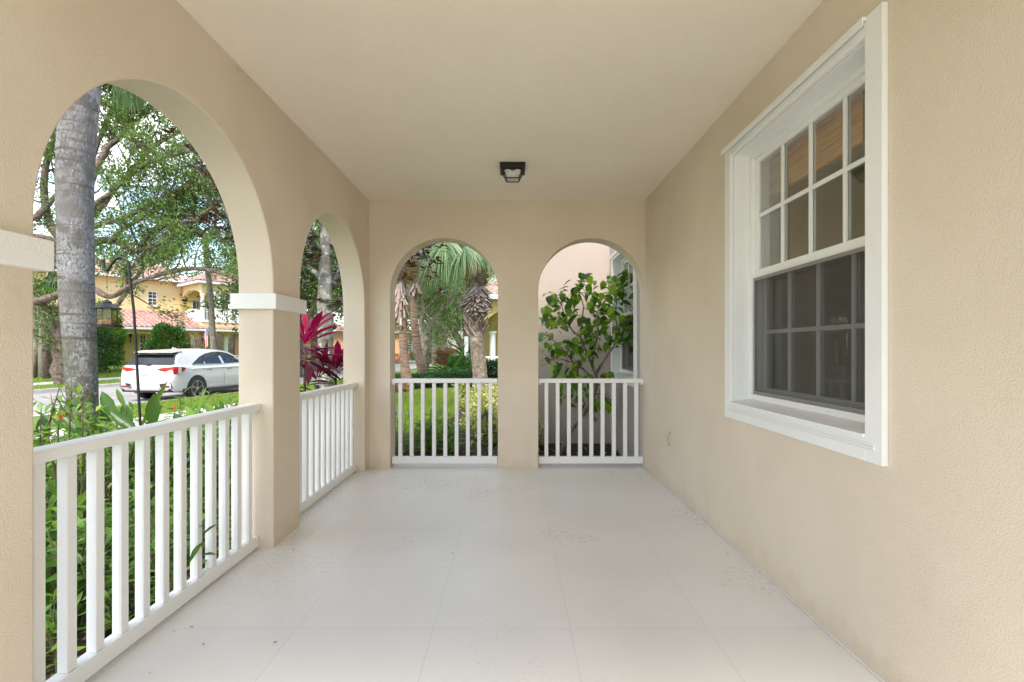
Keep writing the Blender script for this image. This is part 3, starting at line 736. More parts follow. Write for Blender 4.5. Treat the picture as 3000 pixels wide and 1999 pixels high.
# mulch chips and fallen leaves
def scatter(n,box,inside,zoff=.03):
    P=[]
    while len(P)<n:
        x=rnd.uniform(box[0],box[1]); y=rnd.uniform(box[2],box[3])
        if inside(x,y): P.append((x,y,gz(x,y)+zoff))
    return np.array(P)
P=np.concatenate([scatter(9000,(-4.9,-1.68,1.2,6.5),inL),scatter(9000,(-2.6,1.4,5.16,9),inF)])
D=NP.normal(0,1,P.shape)*np.array([1,1,.25]); 
V,Fs=leaves_lo(P,D,NP.uniform(.012,.045,len(P)),NP.uniform(.005,.014,len(P)),fold=.2)
tag(npmesh('mulch_chips',V,Fs,M['chip']),'dark shredded bark chips covering the planting beds','mulch',kind='stuff')
P=np.concatenate([scatter(260,(-4.9,-1.68,1.2,6.5),inL,.05),scatter(150,(-2.0,1.4,5.3,9),inF,.045)])
D=NP.normal(0,1,P.shape)*np.array([1,1,.12])
V,Fs=leaves(P,D,NP.uniform(.06,.12,len(P)),NP.uniform(.025,.045,len(P)),bend=.25,fold=.7)
tag(npmesh('fallen_leaves',V,Fs,M['fallen']),'dry tan fallen leaves lying on the mulch','fallen leaves',kind='stuff')
# grass blades where the lawn is near enough to show
def blades(name,n,box,ok,h,label):
    P=[]
    while len(P)<n:
        x=rnd.uniform(box[0],box[1]); y=rnd.uniform(box[2]**.5,box[3]**.5)**2
        if ok(x,y): P.append((x,y,gz(x,y)-.005))
    P=np.array(P); D=NP.normal(0,.45,P.shape)+np.array([0,0,1.0]); D[:,2]=abs(D[:,2])
    V,Fs=leaves_lo(P,D,NP.uniform(.6,1.25,n)*h,h*.16+.004,fold=.1)
    tag(npmesh(name,V,Fs,M['blade']),label,'grass',kind='stuff')
blades('lawn_grass',85000,(-3.6,.3,6.0,15.4),lambda x,y:not inF(x,y) and not inL(x,y) and x/y>-.27,.065,'bright green lawn beyond the end wall railing')
blades('verge_grass',60000,(-14,-4.6,7,24),lambda x,y:(0.05<x-NK(y)<2.75 or x-NK(y)>4.15) and -.9<x/y<-.30 and not inL(x,y),.075,'bright green grass between the pavement and the parked car')
blades('far_verge_grass',26000,(-40,-14,14,38),lambda x,y:x-NK(y)<-SW-.05 and not(-SW-3.35<x-NK(y)<-SW-1.85) and -1.02<x/y<-.42,.10,'green grass strip on the far side of the street')

# ================================================================== VEGETATION
def rv(s=1.0): return Vector((rnd.gauss(0,s),rnd.gauss(0,s),rnd.gauss(0,s)))

def grow(limbs, ntw, tl, leafn, L, W, bark, leafm, root, og, lean=(0,0,.35), sig=.22, lo=True, skip=.35, nsides=7, sub=2, drop=0.0, twr=.028, dens=None):
    """limbs: lists of (point, radius). Adds trunk+limbs mesh and crown mesh to root"""
    tm=MB(); tips=[]
    for li,pts in enumerate(limbs):
        # smooth the polyline a little
        P=[Vector(p) for p,_ in pts]; R=[r for _,r in pts]
        Q=[];RR=[]
        for i in range(len(P)-1):
            for t in (0,.33,.66):
                p0=P[max(i-1,0)];p1=P[i];p2=P[i+1];p3=P[min(i+2,len(P)-1)]
                q=.5*((2*p1)+(-p0+p2)*t+(2*p0-5*p1+4*p2-p3)*t*t+(-p0+3*p1-3*p2+p3)*t*t*t)
                Q.append(q+rv(R[i]*.10)); RR.append(R[i]*(1-t)+R[i+1]*t)
        Q.append(P[-1]); RR.append(R[-1])
        tm.tube(Q,RR,nsides)
        Ltot=sum((b-a).length for a,b in zip(Q,Q[1:]))
        for k in range(max(1,int(ntw*Ltot*(dens[li] if dens else 1)))):
            i=int((skip+(1-skip)*rnd.random())*(len(Q)-1)); i=min(i,len(Q)-2)
            if RR[i]>.13 and rnd.random()<.7: continue
            p=Q[i].lerp(Q[i+1],rnd.random()); d=(Q[i+1]-Q[i]).normalized()*.5+rv(.6)+Vector(lean); d.normalize()
            l=tl*rnd.uniform(.5,1.2); r=min(RR[i]*.55,twr)
            pts2=[p]
            for s_ in range(4):
                d=(d+rv(.18)+Vector((0,0,-drop))).normalized(); pts2.append(pts2[-1]+d*l/4)
            tm.tube(pts2,[r,r*.8,r*.6,r*.4,r*.2],4,cap=False)
            for s_ in range(sub):
                a=pts2[rnd.choice((1,2,3))]; e=a+(d*.6+rv(.6)).normalized()*l*.5
                tm.tube([a,(a+e)/2+rv(.04),e],[r*.4,r*.3,r*.15],3,cap=False); tips.append((a,e))
            tips.append((pts2[2],pts2[4]))
    tm.build('trunk',bark,root,org=og,smooth=True)
    if leafn:
        A=np.array([tuple(a) for a,_ in tips]); E=np.array([tuple(e) for _,e in tips]); n=len(tips)
        idx=NP.randint(0,n,leafn); t=NP.uniform(.1,1.1,(leafn,1))
        C=A[idx]*(1-t)+E[idx]*t+NP.normal(0,sig,(leafn,3))
        D=(E[idx]-A[idx])+NP.normal(0,.55,(leafn,3))
        fn=leaves_lo if lo else leaves
        V,Fs=fn(C,D,NP.uniform(.65,1.2,leafn)*L,NP.uniform(.7,1.2,leafn)*W)
        npmesh('crown',V,Fs,leafm,root,org=og)

def tr(pts,Y0,Y1,r0,r1):
    """limb seen at pixel points, running from depth Y0 to Y1"""
    n=len(pts)
    return [(at(x,y,Y0+(Y1-Y0)*i/(n-1)), r0+(r1-r0)*i/(n-1)) for i,(x,y) in enumerate(pts)]

# ---- the big oak across the street
b0=at(150,884,21); ok=empty('oak_tree',b0); tag(ok,'great spreading oak behind the grey palm trunk, its limbs reaching over the yellow house','tree')
hub=(170,600)
LB=[tr([(152,886),(147,850),(143,800),(150,740),(158,680),(172,600),(185,540)],21,21,.52,.34),
 tr([(144,790),(128,757),(108,728),(88,700),(70,665)],21,20.5,.26,.12),
 tr([(142,760),(128,718),(105,700),(78,690)],21,20,.19,.09),
 tr([(80,692),(112,686),(137,675),(180,662),(221,668),(245,681),(270,676),(300,655),(340,640),(390,625),(440,617),(490,624),(548,642),(590,655)],20,19,.20,.04),
 tr([(255,705),(269,700),(290,672),(312,640),(332,606)],20,21,.13,.05),
 tr([(185,600),(219,559),(261,552),(288,567),(318,576),(360,564),(420,528),(480,482),(530,440)],21,19.5,.21,.04),
 tr([(175,560),(219,519),(270,507),(315,486),(360,462),(414,435),(468,420),(520,405)],21,19.5,.15,.03),
 tr([(250,560),(272,535),(300,516),(339,495),(402,456),(440,430)],20.5,20,.11,.03),
 tr([(185,520),(219,471),(249,450),(288,411),(330,381),(375,363),(450,345),(500,335)],21,19.3,.18,.03),
 tr([(190,480),(220,388),(249,339),(279,312),(315,276),(351,234),(390,190)],21,22,.21,.06),
 tr([(200,420),(225,330),(255,261),(282,231),(300,200),(320,160)],21.5,22.5,.12,.04),
 tr([(258,325),(270,267),(262,215),(255,170)],21.5,22,.10,.04),
 tr([(215,500),(240,470),(265,430),(300,400),(350,340),(420,300),(470,270)],22,23,.15,.04),
 tr([(300,585),(330,560),(370,510),(395,500),(450,505),(520,540)],21,20,.08,.02),
 tr([(170,560),(129,537),(105,477),(102,402),(117,342),(129,303),(150,230)],21,21.5,.24,.08),
 tr([(81,504),(126,453),(150,420)],20.5,22,.18,.06),
 tr([(172,600),(130,560),(90,545),(50,540),(0,520)],21,20,.24,.1),
 tr([(185,540),(190,480),(200,420),(205,330),(215,240),(230,130)],21,22,.32,.1)]
LB=[[(p,r*(1.15 if r<.10 else .80)) for p,r in l] for l in LB]
grow(LB,2.9,2.3,52000,.155,.065,M['bark'],M['oakleaf'],ok,b0,twr=.045,dens=[.5,1,.8,.55,.3]+[1]*20,sig=.15,lean=(0,0,.25),skip=.28)

# other trees: generic spreading oaks
def oak(name,base,h,spread,label,seed,leafn,L,W,leafm,bark,r0=.3,nl=9,lean=(0,0),group=None,tl=1.8,fork=.35,cat='tree'):
    global rnd
    keep=rnd; rnd=random.Random(seed)
    root=empty(name,base); tag(root,label,cat,group)
    B=Vector(base); top=B+Vector((lean[0],lean[1],h*fork))
    limbs=[[(B,r0*1.25),(B+Vector((lean[0]*.3,lean[1]*.3,h*fork*.4)),r0),(top,r0*.85)]]
    for k in range(nl):
        a=2*PI*k/nl+rnd.uniform(-.4,.4); el=rnd.uniform(.25,1.0); s=spread*rnd.uniform(.6,1.05)
        st=B.lerp(top,rnd.uniform(.7,1)); p=[(st,r0*.5)]
        for i in range(1,5):
            t=i/4; rr=s*t; z=h*(1-fork)*el*(t**.8)
            p.append((st+Vector((math.cos(a+.3*t)*rr*(1-.5*el*.6), math.sin(a+.3*t)*rr*(1-.5*el*.6), z))+rv(.15*spread/3), r0*(.5-.42*t)))
        limbs.append(p)
    grow(limbs,2.4,tl,leafn,L,W,bark,leafm,root,B,sig=.3,skip=.35)
    rnd=keep; return root

# lichened magnolia just outside the second arch, rust-backed leaves
mb=Vector((-3.72,9.4,gz(-3.72,9.4))); mg=empty('magnolia_tree',mb); tag(mg,'lichen spotted magnolia with rust backed leaves behind the magenta plants','tree')
mt=MB()
Ym=9.4
def tm_(pts,r): mt.tube([at(x,y,Y) for x,y,Y in pts],r,9)
tm_([(747,1000,Ym),(748,860,Ym),(748,755,Ym),(747,695,Ym),(748,620,Ym),(750,560,Ym),(748,500,Ym),(745,430,Ym),(740,330,Ym)],[.19,.16,.145,.145,.12,.11,.10,.09,.05])
limbm=[[(737,585,9.4),(725,560,9.2),(712,546,9.0),(700,540,8.8)],[(757,582,9.4),(770,574,9.5),(785,566,9.6)],[(737,640,9.5),(718,618,9.9),(700,612,10.4)],
       [(762,712,9.4),(778,700,9.6),(792,690,9.8)],[(765,660,9.6),(776,630,10),(785,600,10.3)],
       [(746,470,9.4),(650,440,9.1),(560,425,8.9),(500,398,8.8),(462,388,8.7)],[(746,500,9.4),(640,520,9.2),(560,500,9.0),(515,475,8.9),(480,500,8.8)],
       [(748,560,9.4),(850,560,9.2),(930,575,9.1),(985,592,9.0)],[(748,520,9.4),(850,500,9.2),(940,545,9.0),(975,575,8.9)],
       [(740,420,9.4),(700,300,9.0),(640,200,8.8)],[(745,430,9.4),(820,330,9.2),(900,260,9)]]
tips=[]
for l in limbm:
    pts=[at(*p) for p in l]; n=len(pts); mt.tube(pts,[.06-.045*i/(n-1) for i in range(n)],6)
    for k in range(10):
        i=rnd.randint(n//2,n-1); a=pts[i]; e=a+rv(.32); mt.tube([a,e],[.012,.005],4); tips.append(e)
    tips += pts[-2:]
for (x,y,Y) in ((700,600,9.0),(705,560,9.1),(770,600,9.3),(779,560,9.2),(782,650,9.2),(715,600,9.0),(698,650,9.2),(712,585,9),(450,385,8.8),(480,400,8.8),(505,500,8.8),(475,405,8.7),(512,530,8.8),(490,515,8.8),(940,610,9),(965,590,9.),(985,570,9.),(925,640,9.1),(1000,600,9.),(955,560,9.)):
    tips.append(at(x,y,Y))
mt.build('trunk',M['lichen'],mg,org=mb,smooth=True)
C=[];D=[]
for p in tips:
    ax=rv(.5)+Vector((0,0,.5))
    for k in range(12):
        a=k*2.4; d=Vector((math.cos(a),math.sin(a),.25))+ax*.5+rv(.2); C.append(tuple(p+rv(.03))); D.append(tuple(d))
V,Fs=leaves(C,D,NP.uniform(.12,.19,len(C)),NP.uniform(.05,.075,len(C)),bend=.15,fold=.3)
npmesh('crown',V,Fs,M['magleaf'],mg,org=mb)

# ---- royal palm: tall grey trunk in front of the nearest arch
Yp=6.2; rb=at(192,1040,Yp); rb.z=gz(rb.x,rb.y)
rp_=empty('royal_palm',rb); tag(rp_,'thick smooth grey palm trunk with mossy foot just outside the nearest arch','palm tree')
tp=MB(); prof=[(1075,194,80),(1010,193,75),(956,192.5,73),(879,188,78),(797,184,81),(714,179,84),(640,175.5,87),(549,174,89.5),(508,173,89),(420,172,92),(357,174,93),(300,178,93),(250,184,90),(188,192,86),(100,203,80),(-20,215,70),(-160,225,60)]
pts=[];rad=[]
for i,(y,x,wd_) in enumerate(prof):
    pts.append(at(x,y,Yp)); rad.append(.75*wd_/2/F*Yp)
P2=[];R2=[]
for i in range(len(pts)-1):
    for t in (0,.25,.5,.75):
        P2.append(pts[i].lerp(pts[i+1],t)); R2.append((rad[i]*(1-t)+rad[i+1]*t)*(1+rnd.uniform(-.008,.008)))
P2.append(pts[-1]); R2.append(rad[-1]); P2.insert(0,Vector((P2[0].x,P2[0].y,rb.z-.1))); R2.insert(0,R2[0]*1.12)
tp.tube(P2,R2,28); tp.build('trunk',M['royal'],rp_,org=rb,smooth=True)
topc=P2[-1]
cs=MB(); cs.tube([topc-Vector((0,0,.05)),topc+Vector((0,0,.5)),topc+Vector((0,0,1.1))],[.19,.15,.07],14); cs.build('crownshaft',M['stem'],rp_,org=rb,smooth=True)
def frond(start,az,L,rise,droop,m,parent,og,nl=46,ll=.45,lw=.025,hang=1.0):
    st=MB(); pts=[]; d=Vector((math.cos(az),math.sin(az),rise)).normalized(); p=Vector(start); n=14
    for i in range(n+1):
        pts.append(p.copy()); d=(d+Vector((0,0,-droop/n))).normalized(); p=p+d*L/n
    C=[];D=[];LL=[]
    for k in range(nl*2):
        t=.12+.88*(k//2)/nl; i=min(int(t*n),n-1); f=t*n-i; q=pts[i].lerp(pts[i+1],f); tang=(pts[i+1]-pts[i]).normalized()
        side=tang.cross(Vector((0,0,1))).normalized()*(1 if k%2 else -1)
        C.append(tuple(q)); D.append(tuple(side*.8+tang*.55+Vector((0,0,-hang*.7))+rv(.10))); LL.append(ll*math.sin(PI*min(.97,.12+.85*t))**.6*rnd.uniform(.8,1.1))
    V,Fs=leaves(C,D,np.array(LL),lw,bend=.35*hang,fold=.3,shape=(.9,1,.6))
    st.tube(pts,[.03*(1-.9*i/n)+.003 for i in range(n+1)],6)
    V0=np.array(st.v); 
    o=npmesh('frond',V,Fs,m,parent,org=og); st.build('frond_stalk',M['stem'],o,org=og,smooth=True)
for k in range(11):
    frond(topc+Vector((0,0,.95)),k*2*PI/11+.2,3.0,rnd.uniform(.3,1.4),2.0,M['frond'],rp_,rb)
# a frond of a taller palm hanging into the head of the arch
hp=Vector((-8.1,7.6,gz(-8.1,7.6))); hr=empty('feather_palm',hp); tag(hr,'tall feathery palm whose hanging frond tips show at the very top of the nearest arch','palm tree')
MB().tube([hp,hp+Vector((-.2,.1,3)),hp+Vector((.0,0,6.0)),hp+Vector((.15,-.1,8))],[.14,.11,.10,.09],12).build('trunk',M['palebark'],hr,org=hp,smooth=True)
hp.x+=0
tpz=hp+Vector((.15,-.1,8))
for k in range(9): frond(tpz,k*2*PI/9+.5,2.6,rnd.uniform(.6,1.4),2.3,M['frond'],hr,hp,nl=40,ll=.5,lw=.028)
C=[];D=[];base=at(300,165,7.0)
for k in range(150):
    x=rnd.choice((rnd.gauss(322,9),rnd.gauss(282,16),rnd.gauss(300,22))); C.append(tuple(at(x,rnd.uniform(140,205),7.0+rnd.uniform(-.3,.3)))); D.append((rnd.gauss(0,.06),rnd.gauss(0,.06),-1))
V,Fs=leaves(C,D,NP.uniform(.25,.52,len(C)),.022,bend=.03); o=npmesh('hanging_leaflets',V,Fs,M['frond'],hr,org=hp)
st=MB(); e=at(322,150,7.0); st.tube([tpz,tpz.lerp(e,.5)+Vector((0,0,.5)),e,at(262,172,7.0)],[.03,.025,.015,.006],6); st.build('frond_stalk',M['stem'],o,org=hp)

# ---- slim palms and undergrowth at the far left, across the street
slim=[((100,880),(97,780),(112,650),(128,560),24,.16,'slender white palm stem by the dark hedge, right of a leaning one'),
      ((70,880),(84,800),(77,740),(70,660),24,.15,'slender white palm stem leaning left beside the dark hedge'),]
for i,(a,b_,c,d,Y,r,lab) in enumerate(slim):
    B0=at(a[0],a[1],Y); root=empty('slender_palm',B0); tag(root,lab,'palm tree','slender palms across the street')
    MB().tube([at(*a,Y),at(*b_,Y),at(*c,Y),at(*d,Y)],[r*1.3,r,r*.9,r*.8],9).build('trunk',M['palebark'],root,org=B0,smooth=True)
    tpp=at(*d,Y)
    for k in range(8): frond(tpp,k*2*PI/8+i,2.6,rnd.uniform(.3,1.2),2.2,M['frond'],root,B0,nl=26,ll=.6,lw=.05)
def fan_leaf(hub,d,L,parent,og,m,n=34,arc=2.5,droop=.5,w=.05,stalk=None):
    """costapalmate leaf: segments radiate from hub around direction d"""
    d=Vector(d).normalized(); s=d.cross(Vector((0,0,1))); 
    if s.length<.1: s=Vector((1,0,0))
    s.normalize(); nn=s.cross(d)
    C=[];D=[];LL=[]
    for k in range(n):
        a=(k/(n-1)-.5)*arc; dd=d*math.cos(a)+s*math.sin(a)+nn*.12*math.cos(a*2)+rv(.03)
        C.append(tuple(Vector(hub)+dd*.03)); D.append(tuple(dd)); LL.append(L*(1-.28*abs(a)/(arc/2))*rnd.uniform(.9,1.08))
    C=np.array(C);D=unit(np.array(D));LL=np.array(LL)[:,None]
    S=unit(np.cross(D,np.array([tuple(nn)]*n)))
    ts=np.array([0,.2,.45,.7,.88,1.0]); ws=[.35,.9,1,.55,.25,.02]; rows=[]
    for t,wv in zip(ts,ws):
        z=np.zeros((n,3)); z[:,2]=-droop*LL[:,0]*max(0,t-.25)**1.8*NP.uniform(.8,1.5,n)
        c=C+D*LL*t*(1-.25*t*droop)+z; rows += [c-S*w*.5*wv, c+S*w*.5*wv]
    V=np.stack(rows,1).reshape(-1,3); b=(np.arange(n)*12)[:,None]
    Q=np.concatenate([b+np.array([[2*i,2*i+1,2*i+3,2*i+2]]) for i in range(5)])
    o=npmesh('fan_leaf',V,[Q],m,parent,org=og)
    if stalk is not None:
        mid=(Vector(stalk)+Vector(hub))/2+Vector((0,0,.12)); MB().tube([stalk,mid,hub],[.018,.015,.012],5).build('leaf_stalk',M['stem'],o,org=og)
B0=at(110,870,22.5); root=empty('fan_palm',B0); tag(root,'yellow green fan palm seen between the near pillar and the grey trunk','palm tree')
MB().tube([B0,at(104,760,22.5),at(108,640,22.5)],[.16,.14,.13],9).build('trunk',M['bark'],root,org=B0,smooth=True)
for k in range(16):
    h=at(rnd.uniform(84,135),rnd.uniform(615,668),22.5+rnd.uniform(-.8,.8)); fan_leaf(h,(rnd.uniform(-1,1),rnd.uniform(-1,.3),rnd.uniform(-.5,.5)),1.1,root,B0,M['bedlime'] if k%3==0 else M['fan'],n=20,w=.07,stalk=at(108,640,22.5))

def clump(name,base,size,n,L,W,m,label,cat='shrub',group=None,box=False,stems=True,seed=1,lo=True,top=None):
    """shrub or hedge: leaves over a lumpy volume with a woody inside"""
    base=Vector(base); root=empty(name,base); tag(root,label,cat,group)
    a=NP.normal(0,1,(n,3)); a=unit(a)
    lump=np.array([1+.18*math.sin(5*v[0]+seed)*math.cos(4*v[1]+2*seed)+.13*math.sin(9*v[2]+seed) for v in a])[:,None]
    if box:
        a=a/np.max(np.abs(a),axis=1,keepdims=True); lump=1+NP.normal(0,.03,(n,1))
    rr=(NP.uniform(.62,1.0,(n,1)))**.6*lump
    P=a*rr*np.array(size)*.5; P[:,2]+=size[2]*.5; P+=NP.normal(0,L*.3,(n,3))
    P[:,2]=np.maximum(P[:,2],.03)
    D=a+NP.normal(0,.6,(n,3))+np.array([0,0,.25])
    V,Fs=(leaves_lo if lo else leaves)(P+np.array(base),D,NP.uniform(.7,1.25,n)*L,NP.uniform(.75,1.2,n)*W)
    npmesh('foliage',V,Fs,m,root,org=base)
    s=MB()
    for k in range(10 if stems else 0):
        e=base+Vector((rnd.uniform(-.4,.4)*size[0],rnd.uniform(-.4,.4)*size[1],size[2]*rnd.uniform(.5,.85))); b1=base+Vector((rnd.uniform(-.1,.1)*size[0],rnd.uniform(-.1,.1)*size[1],-.05))
        s.tube([b1,(b1+e)/2+rv(.05),e],[.03,.02,.008],5)
    if stems: s.build('stems',M['twig'],root,org=base)
    return root
def on(px,py,Y,z=None):
    p=at(px,py,Y); p.z=gz(p.x,p.y) if z is None else z; return p
clump('hedge',on(96,880,25),(5.2,1.4,.95),5200,.10,.055,M['hedge'],'low clipped hedge left of the palm trunk across the street','hedge',box=True)
clump('hedge',on(100,860,27.5),(7,1.5,3.4),9000,.16,.09,M['hedge'],'tall dark hedge behind the slender palm stems','hedge',box=True)
clump('ficus_column',on(241,860,29.5),(1.85,1.6,4.0),9000,.15,.075,M['ficus'],'bright green upright bush just right of the grey palm trunk')
clump('round_shrub',on(383,880,31.5),(2.1,2.0,2.95),9000,.15,.08,M['shrub'],'rounded dark green shrub behind the roof of the white car')
r_=clump('wispy_shrub',on(448,880,32.5),(1.1,1.0,2.5),1400,.13,.03,M['redspike'],'wispy straw coloured shrub right of the rounded green one')
# slim trunk in front of the balcony
B0=on(490,870,27); root=empty('balcony_palm',B0); tag(root,'slim ringed palm trunk crossing in front of the white balcony','palm tree')
MB().tube([B0,at(491,800,27),at(488,760,27),at(485,700,27),at(482,660,27),at(478,630,27),at(474,590,27),at(470,540,27)],[.19,.17,.16,.155,.145,.14,.13,.12],12).build('trunk',M['palebark'],root,org=B0,smooth=True)
for k in range(9): frond(at(470,540,27),k*2*PI/9,2.4,rnd.uniform(.3,1.2),2.0,M['frond'],root,B0,nl=26,ll=.5,lw=.05)

# ---- background trees
bg_=[((-13.5,33),11,5.5,41,'dense green tree rising behind the porch of the yellow house'),((-32.5,56),11,6,42,'bushy tree seen through the balcony of the yellow house'),
     ((-40,50),15,9,43,'tall tree beyond the far left end of the yellow house'),((-33,62),16,9,44,'distant tree crown above the ridge of the yellow house'),((-12.5,44),10,6,47,'mid green street tree beyond the magnolia trunk'),
     ((-9.5,56),10,6,48,'street tree at the far end of the street'),((-47,38),13,8,45,'leafy tree at the extreme left beyond the slender palms'),((-15,75),12,8,49,'dark tree at the very end of the street'),((-12,27),9,4.4,46,'leafy street tree seen behind the lichened magnolia trunk')]
for (x,y),h,s,sd_,lab in bg_:
    oak('street_tree',(x,y,gz(x,y)),h,s,lab,sd_,15000,.26,.12,M['oakleaf'] if sd_ in (41,46,47) else M['farleaf'],M['bark'],r0=.28,nl=11,group='trees along the street and behind the houses',tl=2.3)

# ---- trees seen through the end wall arch
Yd=21
B0=on(972,860,Yd); root=empty('forked_tree',B0); tag(root,'pale grey tree forking just right of the second slim palm','tree')
LB=[tr([(972,866),(972,820),(974,790),(978,762)],Yd,Yd,.26,.20),
    tr([(976,775),(990,745),(1003,725),(1020,705),(1035,680),(1048,650),(1060,610)],Yd,Yd,.17,.06),
    tr([(976,780),(968,745),(973,720),(972,700),(965,670),(960,620)],Yd,Yd-1,.12,.04),
    tr([(1003,725),(1000,690),(985,660),(990,620),(1010,590)],Yd,Yd+1,.08,.03),
    tr([(1018,707),(1040,690),(1065,670),(1085,640)],Yd,Yd-1,.06,.02),
    tr([(972,740),(955,720),(930,700),(905,690),(880,670)],Yd,Yd-1,.07,.02)]
grow(LB,5,1.5,15000,.12,.05,M['palebark'],M['paleleaf'],root,B0,sig=.3,skip=.3)
Ye=24
B0=on(1078,850,Ye); root=empty('leaning_tree',B0); tag(root,'pale grey tree with a limb leaning left, behind the shaggy palm','tree')
LB=[tr([(1082,862),(1072,810),(1060,790),(1045,765),(1030,745),(1018,722),(1003,706),(985,712)],Ye,Ye-.5,.26,.05),
    tr([(1076,830),(1071,770),(1072,730),(1066,690),(1062,650),(1058,600)],Ye,Ye+.5,.20,.06),
    tr([(1016,722),(1003,710),(1000,695),(990,672)],Ye,Ye,.07,.02),
    tr([(1070,720),(1050,700),(1030,690),(1010,665)],Ye,Ye-1,.08,.02),
    tr([(1068,700),(1090,680),(1110,650),(1125,610)],Ye,Ye,.09,.03)]
grow(LB,4,1.6,14000,.13,.055,M['palebark'],M['paleleaf'],root,B0,sig=.32,skip=.4)
for (x,y),h,s,sd_,lab in [((-7.5,46),11,6.5,51,'pale green tree between the two forked trees'),((-1,52),12,7,52,'tall tree crown behind the white house'),((3,40),11,6,53,'tree behind the yellow porch with the column')]:
    oak('street_tree',(x,y,gz(x,y)),h,s,lab,sd_,11000,.26,.12,M['paleleaf'],M['palebark'],r0=.25,nl=10,group='trees along the street and behind the houses',tl=2.2)

# ---- cabbage palms with boots
def boots(m_,centre_pts,rad,n,L,W,out,parent,og,name='boots'):
    """old leaf bases: flat tapering plates round the trunk, tips hanging outwards"""
    s=MB(); 
    for k in range(n):
        t=rnd.random(); i=min(int(t*(len(centre_pts)-1)),len(centre_pts)-2); f=t*(len(centre_pts)-1)-i
        c=centre_pts[i].lerp(centre_pts[i+1],f); r=rad[i]*(1-f)+rad[i+1]*f; a=rnd.uniform(0,2*PI)
        u=Vector((math.cos(a),math.sin(a),0)); tn=Vector((-math.sin(a),math.cos(a),0)); o_=out*rnd.uniform(.6,1.3)
        l=L*rnd.uniform(.7,1.2); w=W*rnd.uniform(.7,1.2); d=(u*o_+Vector((0,0,-1 if out<2 else 1))+tn*rnd.gauss(0,.2)).normalized()
        nrm=tn.cross(d).normalized()*.012; p0=c+u*r*.75; p1=p0+d*l*.5+u*.01; p2=p0+d*l
        s.hexa([p0-tn*w*.5,p0+tn*w*.5,p0+tn*w*.5+nrm*2,p0-tn*w*.5+nrm*2,p2-tn*w*.30,p2+tn*w*.30,p2+tn*w*.30+nrm*.6,p2-tn*w*.30+nrm*.6])
    s.build(name,m_,parent,org=og)
def fibres(pts,r,n,parent,og,m=None):
    C=[];D=[]
    for k in range(n):
        c=pts[0].lerp(pts[1],rnd.random()); a=rnd.uniform(0,2*PI); C.append(tuple(c+Vector((math.cos(a),math.sin(a),0))*r*rnd.uniform(.5,1))); D.append((math.cos(a)+rnd.gauss(0,.5),math.sin(a)+rnd.gauss(0,.5),rnd.uniform(-1.2,.8)))
    V,Fs=leaves_lo(C,D,NP.uniform(.15,.4,n),.02); npmesh('fibre',V,Fs,m or M['fibre'],parent,org=og)
def cabbage_palm(label,Y,trunk,wr,skirt,sw,nb,L,W,out,crown,fans,group='palms on the lawn',tb=None):
    pts=[at(x,y,Y) for x,y in trunk]; B0=Vector((pts[0].x,pts[0].y,gz(pts[0].x,Y))); 
    root=empty('cabbage_palm',B0); tag(root,label,'palm tree',group)
    pp=[Vector((B0.x,B0.y,B0.z-.1))]+pts
    rr=[wr[0]*1.05]+list(wr)
    q=[];qr=[]
    for i in range(len(pp)-1):
        for t in (0,.33,.66): q.append(pp[i].lerp(pp[i+1],t)); qr.append((rr[i]*(1-t)+rr[i+1]*t)*rnd.uniform(.97,1.03))
    q.append(pp[-1]); qr.append(rr[-1])
    MB().tube(q,qr,16).build('trunk',tb or M['ringbark'],root,org=B0,smooth=True)
    sk_=[at(x,y,Y) for x,y in skirt]; boots(M['boot'],sk_,sw,nb,L,W,out,root,B0)
    fibres([at(*crown[0],Y),at(*crown[1],Y)],.28,420,root,B0)
    top=at(*crown[1],Y)
    for (x,y,dy,d,L_) in fans: fan_leaf(at(x,y,Y+dy),d,L_,root,B0,M['fan'],n=44,arc=3.0,droop=.8,w=.045,stalk=top)
    return root,B0
def rf(n,x0,x1,y0,y1,L=1.2):
    return [(rnd.uniform(x0,x1),rnd.uniform(y0,y1),rnd.uniform(-1,1),(rnd.uniform(-1,1),rnd.uniform(-.8,.4),rnd.uniform(-.7,.6)),L) for k in range(n)]
cabbage_palm('slim cabbage palm with a long shaggy skirt, leftmost in the end wall arch',15.2,[(936,872),(933,862),(929,830),(927,790),(925,738),(926,690),(925,640),(925,600)],[.17,.16,.135,.13,.12,.12,.12,.14],
   [(921,645),(921,675),(921,700),(923,725)],[.16,.18,.17,.13],120,.42,.09,.28,((922,650),(925,610)),rf(9,870,1000,440,540))
cabbage_palm('slim brown ringed palm with dark mossy foot, second from the left beyond the lawn',17.6,[(969,850),(963,820),(957,780),(952,740),(951,690),(953,640),(954,590)],[.16,.155,.145,.14,.135,.14,.15],
   [(955,650),(956,662),(957,672)],[.17,.2,.18],42,.36,.08,.6,((956,650),(956,590)),rf(9,900,1010,430,530))
